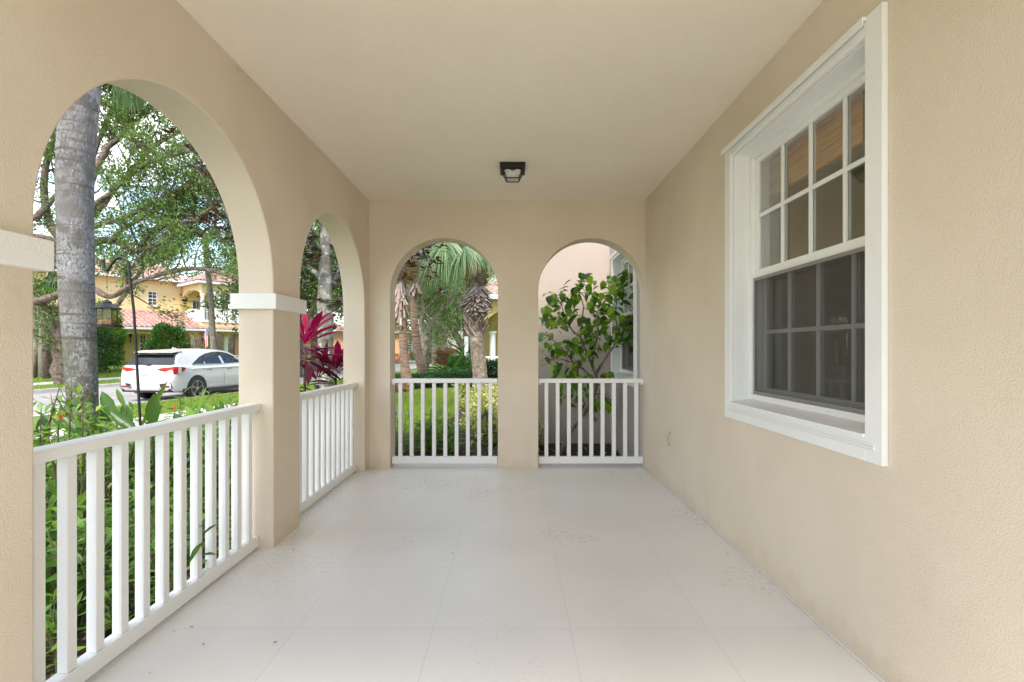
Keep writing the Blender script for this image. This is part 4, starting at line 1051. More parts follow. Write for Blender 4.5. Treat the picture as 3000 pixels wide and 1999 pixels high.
# the shaggy sabal with the round head of boots
r3,B3=cabbage_palm('stout palm with a round shaggy head of old leaf bases above a criss-cross trunk',14.5,[(1104,880),(1103,860),(1099,820),(1095,790),(1094,760),(1094,735),(1096,700),(1098,660),(1096,600)],[.24,.22,.22,.21,.20,.19,.18,.2,.22],
   [(1097,658),(1096,672),(1094,690),(1094,706),(1094,716)],[.22,.36,.42,.36,.22],330,.25,.11,1.4,((1098,655),(1092,600)),
   [(1020,556,-.8,(-.25,-.5,-.8),1.35),(1068,570,-.9,(-.35,-.6,-.65),1.15),(1045,545,.6,(-.5,.2,-.8),1.5),(1000,590,.6,(-.35,.1,-.9),1.2),(1010,565,.5,(-.8,.1,-.3),1.3),(1085,575,-.7,(.05,-.8,-.55),.85),(1118,585,-.4,(.5,-.5,-.65),.9),(1135,590,.5,(.7,.2,-.5),.95),(1055,530,-.2,(-.3,-.2,.9),1.6),(1110,520,.2,(.5,.2,.8),1.6),(1150,545,.2,(.9,0,.2),1.4),(1075,590,1.2,(-.2,.5,-.8),1.2)],tb=M['sabal'])
pc=[at(x,y,14.5) for x,y in ((1092,730),(1094,752),(1095,775))]
s=MB()
for k in range(60):
    a=rnd.uniform(0,2*PI); t=rnd.random(); c=pc[0].lerp(pc[2],t); u=Vector((math.cos(a),math.sin(a),0)); tn=Vector((-math.sin(a),math.cos(a),0)); sg=rnd.choice((-1,1))
    p0=c+u*.19; p1=p0+u*.13+tn*.16*sg+Vector((0,0,.26)); n_=u*.015; h_=Vector((0,0,.05))
    s.hexa([p0-h_,p0+h_,p0+h_+n_,p0-h_+n_,p1-h_*.4-tn*.01,p1+h_*.4,p1+h_*.4+n_,p1-h_*.4+n_])
s.build('split_boots',M['boot'],r3,org=B3)

# ---- hedges and accent plants on the far lawn
Yh=16.3
clump('hedge',on(950,860,16.6),(2.3,1.0,.50),7000,.075,.034,M['hedge'],'low dark green hedge between the two slim palms','hedge')
clump('hedge',on(1030,860,16.4),(1.9,1.2,.52),6500,.075,.034,M['hedge'],'low dark green hedge to the left of the shaggy palm','hedge')
clump('hedge',on(1085,862,16.0),(1.0,1.0,.50),3600,.07,.034,M['hedge'],'low dark hedge at the foot of the shaggy palm','hedge')
clump('ball_shrub',on(1055,860,18.5),(1.05,1.0,1.02),5200,.07,.04,M['shrub'],'round clipped bush right of the big leaved plant')
clump('hedge',on(1136,862,16.6),(.85,1.1,.85),5200,.08,.042,M['hedge'],'dark hedge below the white rail of the yellow porch','hedge')
clump('shrub',on(912,862,14.6),(.8,.7,.32),1500,.07,.03,M['redspike'],'small bronze tinted shrub at the foot of the leftmost slim palm')
clump('flowering_shrub',on(908,820,50),(1.6,1,1.0),900,.12,.06,M['redpetal'],'shrub with red flowers beyond the leftmost slim palm','shrub')
for (x,y,Y,lab,wd) in ((1000,820,52,'grey green shrub beyond the forked tree',3.0),(1095,820,30,'leafy shrub behind the shaggy palm trunk',2.5)):
    clump('shrub',on(x,y,Y),(wd,1,1.1),2200,.11,.06,M['hedge'],lab)
def spiky(name,base,n,L,W,m,label,spread=.8,stemh=0,nst=1,cat='plant',group=None,bend=.3):
    base=Vector(base); root=empty(name,base); tag(root,label,cat,group); s=MB(); C=[];D=[]
    for q in range(nst):
        e=base+Vector((rnd.gauss(0,.22) if nst>1 else 0,rnd.gauss(0,.22) if nst>1 else 0,stemh*rnd.uniform(.7,1.25)))
        if stemh: s.tube([base+rv(.03),(base+e)/2+rv(.03),e],[.02,.016,.014],6)
        for k in range(n//nst):
            a=k*2.4+q; d=Vector((math.cos(a)*spread,math.sin(a)*spread,rnd.uniform(.1,1.3))); C.append(tuple(e+rv(.02))); D.append(tuple(d))
    V,Fs=leaves(C,D,NP.uniform(.7,1.15,len(C))*L,W,bend=bend,fold=.5,shape=(.8,1,.55)); npmesh('leaves',V,Fs,m,root,org=base)
    if stemh: s.build('stems',M['twig'],root,org=base)
    return root
spiky('dracaena',on(1025,862,20.5),900,.42,.025,M['redspike'],'spiky dracaena with pinkish red tinted leaves, left of the round bush',stemh=1.0,nst=14)
spiky('crinum',on(1032,862,17.6),22,1.15,.12,M['shrub'],'big strap leaved dark green plant in front of the reddish spiky one',stemh=.35,spread=1.1,bend=.45)
spiky('crinum',on(1068,855,21),20,1.0,.13,M['shrub'],'dark strap leaved plant behind the shaggy palm trunk',stemh=.9,spread=1.0)

# ---- magenta cordylines beyond the second arch
def cordyline(base,h,n,L,label,seed,ratio=.5):
    base=Vector(base); root=empty('cordyline',base); tag(root,label,'plant','magenta cordylines')
    s=MB(); tip=base+Vector((.02,.03,h)); s.tube([base-Vector((0,0,.05)),base+Vector((.02,0,h*.5)),tip],[.016,.014,.012],7)
    s.build('stem',M['twig'],root,org=base)
    for part,m_,lo_,hi_,cnt in (('young_leaf',M['magenta'],.55,1.6,int(n*ratio)),('old_leaf',M['burgundy'],-.35,.55,int(n*(1-ratio)))):
        C=[];D=[]
        for k in range(cnt):
            a=k*2.4+seed; up=lo_+(hi_-lo_)*k/max(1,cnt-1); C.append(tuple(tip+Vector((0,0,.05*up-.12*(part=='old_leaf')))+rv(.01))); D.append((math.cos(a),math.sin(a),up+rnd.uniform(-.1,.1)))
        V,Fs=leaves(C,D,NP.uniform(.8,1.1,cnt)*L,NP.uniform(.8,1.15,cnt)*L*.17,bend=.22,fold=.45,shape=(.45,1,.7)); npmesh(part,V,Fs,m_,root,org=base)
cordyline(on(694,1000,4.75),1.37,40,.44,'tallest magenta cordyline, its leaf head beside the pillar capital',.4,.5)
cordyline(on(765,1000,5.15),1.08,38,.40,'bright magenta cordyline whose leaf head stands just over the railing',1.2,.62)
cordyline(on(722,1000,5.0),.98,22,.42,'dark burgundy cordyline between the two bright heads',2.2,.3)

# ---- planting bed beside the near arches
def bed_bush(seed,h,nst,leafm,L,W,nl):
    global rnd
    keep=rnd; rnd=random.Random(seed); root=empty('leafy_perennial',(0,0,0)); s=MB(); C=[];D=[]
    for q in range(nst):
        a=rnd.uniform(0,2*PI); ln_=rnd.uniform(.6,1.1)*h; d=Vector((math.cos(a)*rnd.uniform(.05,.4),math.sin(a)*rnd.uniform(.05,.4),1)).normalized(); p=Vector((rnd.uniform(-.12,.12),rnd.uniform(-.12,.12),-.03)); pts=[p]
        for i in range(5): d=(d+rv(.08)).normalized(); pts.append(pts[-1]+d*ln_/5)
        s.tube(pts,[.006,.0055,.005,.004,.003,.002],5,cap=False)
        for k in range(nl):
            t=.10+.9*k/nl; i=min(int(t*5),4); c=pts[i].lerp(pts[i+1],min(1,t*5-i)); b=k*2.4+q
            C.append(tuple(c)); D.append((math.cos(b),math.sin(b),rnd.uniform(-.2,.7)+(.8 if k>nl-3 else 0)))
    V,Fs=leaves(C,D,NP.uniform(.6,1.2,len(C))*L,NP.uniform(.7,1.2,len(C))*W,bend=.3,fold=.4,shape=(.75,1,.6))
    npmesh('foliage',V,Fs,leafm,root); s.build('stems',M['stem'],root); rnd=keep; return root
G1='leafy perennials filling the bed outside the left railings'
protos=[bed_bush(1,.62,9,M['bedleaf'],.11,.032,13),bed_bush(2,.5,10,M['bedleaf'],.10,.036,11),bed_bush(3,.7,8,M['bedleaf'],.13,.034,13),bed_bush(4,.42,9,M['bedlime'],.10,.03,10),bed_bush(5,.55,7,M['bedleaf'],.16,.042,9)]
for p in protos: tag(p,'green leafy perennial in the dense bed behind the white railings','plant',G1)
def ginger(seed,h,nst,L,W,m):
    global rnd
    keep=rnd; rnd=random.Random(seed); root=empty('ginger_plant',(0,0,0)); s=MB(); C=[];D=[]
    for q in range(nst):
        a=rnd.uniform(0,2*PI); d=Vector((math.cos(a)*.22,math.sin(a)*.22,1)).normalized(); p=Vector((rnd.uniform(-.08,.08),rnd.uniform(-.08,.08),-.03)); hh=h*rnd.uniform(.7,1.1); e=p+d*hh
        s.tube([p,p.lerp(e,.5),e],[.008,.007,.003],6,cap=False); b0=rnd.uniform(0,PI)
        for k in range(8):
            t=.2+.8*k/8; c=p.lerp(e,t); b=b0+PI*(k%2)+rnd.gauss(0,.2); C.append(tuple(c)); D.append((math.cos(b),math.sin(b),rnd.uniform(.5,1.3)))
    V,Fs=leaves(C,D,NP.uniform(.7,1.15,len(C))*L,W,bend=.45,fold=.4,shape=(.7,1,.7)); npmesh('foliage',V,Fs,m,root); s.build('stems',M['stem'],root); rnd=keep; return root
G2='ginger plants with long blades in the left bed'
gp=[ginger(1,.62,6,.26,.045,M['bedleaf']),ginger(2,.7,5,.30,.055,M['bedlime'])]
for p in gp: tag(p,'upright ginger plant with long narrow blades in the bed behind the white railings','plant',G2)
used=set()
def place(protoset,x,y,sc=1.0,dz=0,label=None,group=None,idx=None):
    i=rnd.randrange(len(protoset)) if idx is None else idx; p=protoset[i]
    if (id(protoset),i) in used: p=copy_tree(p)
    used.add((id(protoset),i)); p.location=(x,y,gz(x,y)+.01+dz); p.rotation_euler=(0,0,rnd.uniform(0,6.28)); p.scale=(sc,sc,sc*rnd.uniform(.88,1.1))
    if label: p['label']=label
    if group: p['group']=group
    return p
cnt=0
for gx in np.arange(-4.6,-1.86,.30):
    for gy in np.arange(1.25,5.6,.31):
        x=gx+rnd.uniform(-.13,.13); y=gy+rnd.uniform(-.13,.13)
        if x/y>-.36 or x/y<-1.25 or rnd.random()<.10: continue
        if (x-rb.x)**2+(y-rb.y)**2<.16: continue
        sc_=.80 if x>-2.25 else rnd.uniform(.85,1.25)
        place(protos,x,y,sc_); cnt+=1
for k in range(26):
    y=rnd.uniform(1.9,5.2); x=rnd.uniform(-4.3,-2.1)
    if -1.2<x/y<-.38: place(gp,x,y,rnd.uniform(.8,1.15))
# heliconia paddles above the rail
def paddle_plant(base,leavesd,label,m,cat='plant',group=None,flower=None):
    base=Vector(base); root=empty('heliconia',base); tag(root,label,cat,group)
    s=MB()
    for (tip0,d,L,W,bend) in leavesd:
        tip0=Vector(tip0); s.tube([base+rv(.03),(base+tip0)/2+rv(.02),tip0],[.010,.009,.006],6,cap=False)
    s.build('stems',M['stem'],root,org=base)
    C=[tuple(l[0]) for l in leavesd]; D=[tuple(l[1]) for l in leavesd]
    V,Fs=leaves(C,D,np.array([l[2] for l in leavesd]),np.array([l[3] for l in leavesd]),bend=.06,fold=.55,shape=(.72,1,.62),up=np.array([[.35,-.8,.25]]*len(C))+NP.normal(0,.25,(len(C),3)))
    npmesh('leaves',V,Fs,m,root,org=base)
    if flower:
        C=[];D=[]
        for f in flower:
            fp=Vector(f); s2=MB(); s2.tube([base,(base+fp)/2+rv(.03),fp],[.007,.006,.005],5,cap=False); s2.build('flower_stem',M['stem'],root,org=base)
            for k in range(6): C.append(tuple(fp)); D.append((rnd.gauss(0,.35),rnd.gauss(0,.35),1))
        V,Fs=leaves(C,D,.06,.014,bend=.05); npmesh('flower',V,Fs,M['orange'],root,org=base)
Yq=3.75
def A2(x0,y0,x1,y1,W,Y=Yq,dY=0):
    a=at(x0,y0,Y); b=at(x1,y1,Y+dY); return (a,(b-a).normalized(),(b-a).length,W*.78,.2)
paddle_plant(on(262,1050,Yq),[A2(268,965,232,898,.115),A2(290,940,266,892,.05),A2(302,985,282,925,.105,4.0),A2(318,992,251,944,.105,3.4),A2(250,1000,232,940,.09)],'heliconia with dark green paddles left of the black garden pole',M['paddle'],group='heliconias in the left bed')
paddle_plant(on(345,1050,Yq),[A2(349,985,354,904,.125,3.6),A2(322,985,384,876,.06,3.7),A2(330,1000,372,930,.07)],'heliconia with one broad upright paddle right of the black garden pole',M['paddle'],group='heliconias in the left bed',flower=[at(402,945,3.9)])
paddle_plant(on(450,1040,4.4),[A2(450,972,470,888,.06,4.3),A2(455,975,427,932,.09,4.4),A2(480,975,452,942,.08,4.3),A2(495,960,470,925,.09,4.5),A2(430,985,400,950,.08)],'heliconia whose tall pale blade crosses the car wheel',M['bedlime'],group='heliconias in the left bed')
paddle_plant(on(530,1040,4.9),[A2(520,955,505,920,.08,4.7),A2(530,960,545,925,.07,4.8),A2(510,965,495,930,.09,4.9)],'heliconia with orange flower beside the pillar',M['paddle'],group='heliconias in the left bed',flower=[at(538,942,4.6)])
paddle_plant(on(160,1050,3.1),[A2(175,995,140,958,.10,3.0),A2(195,1010,170,960,.08,3.1),A2(240,1000,205,950,.08,3.4),A2(215,1010,165,985,.09,3.0),A2(110,1010,95,955,.09,2.9),A2(290,1000,215,965,.085,3.6)],'heliconia with orange flower at the left end of the long railing',M['paddle'],group='heliconias in the left bed',flower=[at(134,968,2.9)])
# twiggy shrub against the near pillar
def twiggy(base,ends,label,leafm,L,W,n):
    base=Vector(base); root=empty('twiggy_shrub',base); tag(root,label,'shrub'); s=MB(); C=[];D=[]
    for e in ends:
        e=Vector(e); m1=base.lerp(e,.5)+rv(.05); s.tube([base,m1,e],[.009,.006,.002],5,cap=False)
        for k in range(5):
            a=m1.lerp(e,rnd.random()); b=a+rv(.12)+Vector((0,0,.03)); s.tube([a,b],[.003,.0015],4,cap=False)
            for j in range(n): C.append(tuple(a.lerp(b,rnd.random()))); D.append(tuple(rv(.7)+Vector((0,0,.3))))
        for j in range(n): C.append(tuple(m1.lerp(e,rnd.uniform(.3,1)))); D.append(tuple(rv(.7)+Vector((0,0,.3))))
    V,Fs=leaves(C,D,NP.uniform(.6,1.2,len(C))*L,W,bend=.2); npmesh('foliage',V,Fs,leafm,root,org=base); s.build('stems',M['twig'],root,org=base)
twiggy(on(120,1200,2.7),[at(145,862,2.7),at(95,925,2.6),at(190,905,2.9),at(165,885,2.8),at(120,940,2.7),at(210,950,3),at(95,980,2.7)],'twiggy young shrub with small lime leaves beside the near pillar',M['bedlime'],.055,.028,5)
twiggy(on(200,1200,3.3),[at(225,935,3.4),at(185,920,3.3),at(245,965,3.3),at(200,950,3.3),at(160,930,3.3)],'twiggy shrub with bronze and green leaves in front of the grey palm foot',M['hib'],.07,.026,5)

# low plants under the cordylines, second arch
for k in range(16):
    y=rnd.uniform(5.0,6.6); x=rnd.uniform(-3.6,-1.9)
    if -.50<x/y<-.30: place(protos,x,y,rnd.uniform(.6,.9))

# ---- planting seen through the end wall railing
fb=[bed_bush(11,.5,9,M['bedleaf'],.11,.022,12)]; G3='grey green flowering clumps at the left of the lawn arch'
tag(fb[0],'narrow leaved clump with violet flowers at the left of the lawn arch','plant',G3)
for (x,y) in ((-1.5,5.9),(-1.35,6.3),(-1.62,6.6),(-1.3,5.6),(-1.75,6.1)): place(fb,x,y,.95)
P=[at(905,944,5.9),at(908,950,5.9),at(940,955,6),at(944,948,6.1),at(903,952,5.8)]; C=[];D=[]
fl_=empty('violet_flower',P[0]); tag(fl_,'small violet flowers among the grey green clump','flower')
for p in P:
    for k in range(6): C.append(tuple(p)); D.append((math.cos(k),-.6,math.sin(k)))
V,Fs=leaves_lo(C,D,.035,.028); npmesh('petals',V,Fs,M['violet'],fl_,org=P[0])
s=MB(); 
for p in P: s.tube([p,p+Vector((.02,.02,-.6))],[.003,.003],4)
s.build('stalk',M['stem'],fl_,org=P[0])
gpf=[ginger(12,.62,6,.28,.055,M['bedlime'])]; tag(gpf[0],'large ginger clump standing in front of the lawn','plant','ginger clumps before the lawn')
for (x,y,s_) in ((-1.0,5.95,1.0),(-1.13,6.25,.95),(-.88,6.3,.9)): place(gpf,x,y,s_)
gps=[ginger(13,.42,3,.2,.045,M['bedlime'])]; tag(gps[0],'small young lime green ginger shoot right of the large ginger clump','plant'); place(gps,-.70,5.75,1)
vb=[bed_bush(21,.5,17,M['varieg'],.085,.034,16),bed_bush(22,.42,15,M['varieg'],.08,.034,15)]
for v in vb: tag(v,'bushy yellow variegated shrub right of the mulch path','shrub','yellow variegated shrubs by the lawn')
for k in range(60):
    y=rnd.uniform(6.1,12.5); lo_=-.115*y+.12; x=rnd.uniform(lo_+(.25 if y<7.4 else 0), .25)
    if x/y>.06: continue
    place(vb,x,y,rnd.uniform(.75,1.15))
for (x,y,s_) in ((-.42,5.75,.6),(-.25,5.7,.5)):
    place(gps,x,y,s_,label='tiny green seedling on the mulch below the variegated shrubs',group='tiny seedlings')
st_=on(1140,1100,5.9); sk2=empty('bare_stem',Vector((-.24,5.7,gz(-.24,5.7)))); tag(sk2,'bare brown cut stem standing among the variegated shrubs','stem'); 
MB().tube([(-.24,5.7,-.15),(-.26,5.72,.25),(-.33,5.75,.52)],[.012,.010,.008],7).build('stalk',M['twig'],sk2,org=sk2.location)
# schefflera leaf cluster
sf=empty('umbrella_plant',(-.15,5.8,-.13)); tag(sf,'young umbrella plant with drooping dark leaflets near the beige pier','plant'); og=sf.location
hubp=at(1120,945,5.8); MB().tube([(-.15,5.8,-.15),(-.2,5.8,.2),hubp],[.006,.005,.004],5).build('stem',M['stem'],sf,org=og)
C=[tuple(hubp)]*7; D=[(math.cos(k*.9),math.sin(k*.9),-.9) for k in range(7)]
V,Fs=leaves(C,D,.15,.05,bend=.3); npmesh('leaves',V,Fs,M['shrub'],sf,org=og)

# ---- hibiscus tree in the alcove
Yh=6.0; hb=Vector((at(1289,1042,Yh).x,Yh,gz(.6,Yh))); ht=empty('hibiscus_tree',hb); tag(ht,'small leaning tree with big heart shaped leaves in the walled corner','tree')
def Z(x,y,dY=0): return at(1176.5+.375*x,510+.375*y,Yh+dY)
hl=[([(292,1440),(315,1380),(352,1290),(400,1225),(450,1150),(495,1065),(520,985),(512,935)],.034,.024),
    ([(512,935),(545,880),(575,835),(615,775),(640,728),(650,690)],.019,.007),
    ([(515,950),(492,880),(470,830),(440,765),(420,710),(385,680),(345,640)],.020,.007),
    ([(492,870),(500,790),(528,690),(520,620),(518,570)],.016,.005),
    ([(500,965),(440,905),(395,870),(330,850),(260,830),(252,845)],.013,.005),
    ([(390,880),(330,800),(270,740),(220,700),(165,680)],.012,.003),
    ([(385,690),(330,600),(300,500),(262,440)],.010,.003),([(420,720),(425,620),(440,520),(415,440),(410,370)],.012,.003),
    ([(400,870),(405,960),(395,880),(360,760)],.010,.004),([(650,690),(635,580),(640,480),(650,390),(690,300)],.008,.002),
    ([(640,730),(670,640),(720,600),(760,545),(806,543)],.008,.002),([(330,640),(250,600),(190,590)],.008,.002),([(520,600),(560,500),(600,420),(590,360)],.009,.003),
    ([(405,900),(400,980),(395,1060)],.010,.004),([(350,720),(340,830),(330,920)],.007,.003),([(350,640),(400,560),(330,470)],.008,.003),([(528,690),(590,620),(620,560)],.008,.003),([(480,1060),(560,1050),(590,1090)],.008,.003),([(450,1120),(420,1060),(380,1090)],.008,.003),([(440,760),(470,700),(490,640)],.006,.003)]
hm=MB(); C=[];D=[]; LL=[]
for i,(pts,ra,rb_) in enumerate(hl):
    n=len(pts); dd=rnd.uniform(-.35,.35) if i>1 else 0
    P=[Z(x,y,dd*k/(n-1)) for k,(x,y) in enumerate(pts)]
    hm.tube(P,[ra+(rb_-ra)*k/(n-1) for k in range(n)],8)
    if i>0:
        for k in range(max(3,int(6*n/4))):
            j=rnd.randint(max(0,n//2-1),n-2); a=P[j].lerp(P[j+1],rnd.random()); b=a+rv(.10)+Vector((0,0,.03)); hm.tube([a,b],[.004,.002],4,cap=False)
            if Z(0,950).z>a.z and i not in(13,14,17,18,4): continue
            for q in range(3): C.append(tuple(b+rv(.03))); D.append((rnd.gauss(0,.8),rnd.gauss(0,.8),-rnd.uniform(-.25,.9))); LL.append(rnd.uniform(.08,.15))
extra=[(x,y) for x,y in tuple(q for i,q in enumerate(((240,440),(280,460),(330,470),(400,380),(420,360),(380,400),(460,420),(500,440),(560,380),(600,360),(640,420),(700,310),(690,330),(190,600),(180,640),(210,560),(250,540),(300,560),(350,520),(460,560),(480,520),(540,480),(560,540),(600,500),(630,480),(580,440),(250,620),(200,700),(240,780),(220,800),(360,740),(340,780),(400,790),(420,800),(480,610),(620,650),(640,700),(560,700),(700,610),(720,640),(740,600),(750,690),(720,700),(690,660),(770,700),(760,640),(720,590),(560,920),(580,930),(340,930),(300,890),(430,880),(400,940),(380,1010),(320,1080),(300,1080),(400,1110),(430,1050),(520,1120),(510,1150),(580,1070),(590,1090),(530,1110),(295,1020),(710,420),(650,570),(450,1110))) if not(600<q[1]<900 and i%3!=0 and q[0]<660))]
for (x,y) in extra:
    c=Z(x,y,rnd.uniform(-.3,.3))
    for q in range(4 if y<640 else 3): C.append(tuple(c+rv(.045))); D.append((rnd.gauss(0,.7),rnd.gauss(0,.7),-rnd.uniform(-.1,.9))); LL.append(rnd.uniform(.09,.15))
hm.build('trunk',M['hibbark'],ht,org=hb,smooth=True)
LL=np.array(LL); V,Fs=leaves(C,D,LL,LL*.66,bend=.35,fold=.2,shape=(.95,1.0,.52)); npmesh('crown',V,Fs,M['hib'],ht,org=hb)

# ================================================================== HOUSES
def tile_roof(mb,P00,P10,P01,P11,nu,nv,h=.05,cu=4):
    """barrel tiles: u along the eave, v up the slope"""
    P00,P10,P01,P11=map(Vector,(P00,P10,P01,P11)); nrm=((P10-P00).cross(P01-P00)).normalized()
    if nrm.z<0: nrm=-nrm
    V=[];Fc=[];rows=[]
    for j in range(nv):
        rows += [(j/nv,.03+.0),( (j+1)/nv,0.0)]
    nuu=nu*cu+1
    for (v,dz) in rows:
        for i in range(nuu):
            u=i/(nuu-1); p=(P00*(1-u)+P10*u)*(1-v)+(P01*(1-u)+P11*u)*v
            V.append(p+nrm*(abs(math.sin(PI*i/cu))*h+dz+.02+rnd.uniform(-.004,.004)))
    for r in range(len(rows)-1):
        for i in range(nuu-1): a=r*nuu+i; Fc.append((a,a+1,a+nuu+1,a+nuu))
    mb.add(V,Fc)
    c=[P00,P10,P11,P01]; mb.hexa([p-nrm*.12 for p in c]+[p+nrm*.004 for p in c])

class Frame:
    def __init__(s,o,ud):
        s.o=Vector(o); s.u=Vector((ud[0],ud[1],0)).normalized(); s.v=Vector((-s.u.y,s.u.x,0))
        s.T=Matrix(((s.u.x,s.v.x,0,s.o.x),(s.u.y,s.v.y,0,s.o.y),(0,0,1,s.o.z),(0,0,0,1)))
    def __call__(s,u,v,z): return s.T@Vector((u,v,z))
    def U(s,px,v):
        k=(px-HX)/F; b=s.o+s.v*v; return (k*b.y-b.x)/(s.u.x-k*s.u.y)
    def Z(s,py,px,v):
        p=s(s.U(px,v),v,0); return EYE-(py-HY)*p.y/F-s.o.z
def fbox(mb,Fm,u0,u1,v0,v1,z0,z1): mb.box(u0,u1,v0,v1,z0,z1,Fm.T)
def arch_beam(mb,Fm,u0,u1,v0,v1,zs,rise,ztop,axis='u',n=20):
    """flat wall with a segmental arch cut below; axis u: runs along u between u0,u1; thickness v0..v1"""
    def P(s,z,k):
        return Fm(s,(v0,v1)[k],z) if axis=='u' else Fm((v0,v1)[k],s,z)
    c=(u0+u1)/2; h=(u1-u0)/2
    pts=[(c-h*math.cos(PI*i/n), zs+rise*math.sin(PI*i/n)) for i in range(n+1)]
    for (a,za),(b,zb) in zip(pts,pts[1:]):
        for k in (0,1): mb.face([P(a,za,k),P(b,zb,k),P(b,ztop,k),P(a,ztop,k)])
        mb.face([P(a,za,0),P(b,zb,0),P(b,zb,1),P(a,za,1)])
    for e in (u0,u1): mb.face([P(e,zs,0),P(e,zs,1),P(e,ztop,1),P(e,ztop,0)])
def column(Fm,u,v,z0,z1,r,parent,og,m='wh'):
    c=Fm(u,v,0); s=MB(); s.lathe([(r*1.35,z0),(r*1.35,z0+.10),(r*1.05,z0+.14),(r,z0+.3),(r*.9,z1-.16),(r*1.02,z1-.12),(r*1.25,z1-.09),(r*1.25,z1)],16,(c.x,c.y,Fm.o.z))
    s.build('column',M[m],parent,org=og,smooth=False)
def hwindow(Fm,u0,u1,v,z0,z1,parent,og,cols=2,rows=4,glass='houseglass',sill=True,blind=False):
    w=MB(); t=.05
    fbox(w,Fm,u0,u0+t,v-.03,v+.02,z0,z1); fbox(w,Fm,u1-t,u1,v-.03,v+.02,z0,z1); fbox(w,Fm,u0+t,u1-t,v-.03,v+.02,z1-t,z1); fbox(w,Fm,u0+t,u1-t,v-.03,v+.02,z0,z0+t)
    for i in range(1,cols): c=u0+(u1-u0)*i/cols; fbox(w,Fm,c-.015,c+.015,v-.028,v,z0+t,z1-t)
    for j in range(1,rows):
        c=z0+(z1-z0)*j/rows; q=.03 if j*2==rows else .015
        for i in range(cols):
            a=u0+(u1-u0)*i/cols+(.016 if i else t); b=u0+(u1-u0)*(i+1)/cols-(.016 if i<cols-1 else t); fbox(w,Fm,a,b,v-.028,v,c-q,c+q)
    o=w.build('window',M['wh'],parent,org=og)
    g=MB(); fbox(g,Fm,u0+.01,u1-.01,v-.010,v-.004,z0+.01,z1-.01); g.build('pane',M[glass],o,org=og)
    if sill: s=MB(); fbox(s,Fm,u0-.08,u1+.08,v-.09,v-.002,z0-.12,z0-.004); s.build('sill',M['yellow_pale'],o,org=og)

# ---- yellow house across the street
Y1=Frame((-30.2,30.5,0),(.614,.789)); og=Y1(5,1,-.3); yh=empty('yellow_house',og)
tag(yh,'two storey yellow house with red tile roofs and a white railed corner balcony','house')
def part(name,m,fn,parent=None):
    s=MB(); fn(s); return s.build(name,M[m],parent or yh,org=og)
v0=.4; uc=Y1.U(464,v0); ue=uc+8.5; VW=5.0; zf=3.43; G0=-.6
zb=lambda py,px,v: Y1.Z(py,px,v)
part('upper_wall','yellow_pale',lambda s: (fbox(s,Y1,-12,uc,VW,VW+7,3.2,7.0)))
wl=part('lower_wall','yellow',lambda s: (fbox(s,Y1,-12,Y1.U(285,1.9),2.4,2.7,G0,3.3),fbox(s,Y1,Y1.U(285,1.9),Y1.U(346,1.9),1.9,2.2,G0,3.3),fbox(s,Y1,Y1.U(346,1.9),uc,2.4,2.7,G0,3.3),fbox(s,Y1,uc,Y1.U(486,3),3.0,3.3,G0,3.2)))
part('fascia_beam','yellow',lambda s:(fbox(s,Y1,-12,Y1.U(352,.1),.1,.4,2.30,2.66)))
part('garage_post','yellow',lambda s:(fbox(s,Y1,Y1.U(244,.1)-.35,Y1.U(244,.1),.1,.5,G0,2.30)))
part('garage_door','door',lambda s:[fbox(s,Y1,-11.5,Y1.U(236,2.36),2.36,2.39,G0+.5*k,G0+.5*k+.49) for k in range(5)])
# lower roof
tr_=MB(); zj=4.30
tile_roof(tr_,Y1(-12,-.25,2.76),Y1(uc,-.25,2.76),Y1(-12,VW,zj),Y1(uc,VW,zj),66,15)
tile_roof(tr_,Y1(uc,-.25,2.76),Y1(ue+2,-.25,2.76),Y1(uc,v0+.1,2.97),Y1(ue+2,v0+.1,2.97),34,2)
tr_.build('lower_roof',M['tile'],yh,org=og)
part('gutter','gutter',lambda s:fbox(s,Y1,-12,ue+2,-.36,-.26,2.62,2.78))
part('soffit','yellow',lambda s:fbox(s,Y1,-12,ue+2,-.25,2.3,2.665,2.70))
# main upper roof
tr_=MB(); za=7.0
tile_roof(tr_,Y1(-12.5,VW-.6,za-.1),Y1(uc+.1,VW-.6,za-.1),Y1(-12.5,VW+3.6,za+1.6),Y1(uc+.1,VW+3.6,za+1.6),40,12)
tr_.build('main_roof',M['tile'],yh,org=og)
part('gutter','gutter',lambda s:fbox(s,Y1,-12.5,uc+.1,VW-.72,VW-.6,za-.22,za-.04))
# balcony
part('balcony_slab','yellow_pale',lambda s:(fbox(s,Y1,uc,ue,v0,VW-.002,3.0,zf)))
part('balcony_ledge','wh',lambda s:(fbox(s,Y1,uc-.05,ue,v0-.06,v0-.002,zf-.07,zf+.02),fbox(s,Y1,uc-.05,uc-.002,v0,VW-.01,zf-.07,zf+.02)))
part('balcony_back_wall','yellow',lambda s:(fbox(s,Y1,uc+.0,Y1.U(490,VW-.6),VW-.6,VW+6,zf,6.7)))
be=zb(652,464,v0); zs=zb(676,464,v0); zc=zs
part('balcony_arch','yellow_pale',lambda s:(arch_beam(s,Y1,uc+.25,Y1.U(529,v0)-.1,v0,v0+.35,zs,zb(671,497,v0)-zs,be),arch_beam(s,Y1,Y1.U(529,v0)+.15,Y1.U(529,v0)+3.6,v0,v0+.35,zs,.45,be),
   fbox(s,Y1,uc,uc+.25,v0,v0+.35,zs,be),fbox(s,Y1,Y1.U(529,v0)-.1,Y1.U(529,v0)+.15,v0,v0+.35,zs,be)))
part('balcony_arch','yellow_pale',lambda s:(arch_beam(s,Y1,v0+.35,VW-.6,uc,uc+.3,zs,.42,be,axis='v'),fbox(s,Y1,uc,uc+.3,VW-.6,VW,zf,be)))
part('balcony_ceiling','yellow',lambda s:fbox(s,Y1,uc,ue,v0,VW,be,be+.08))
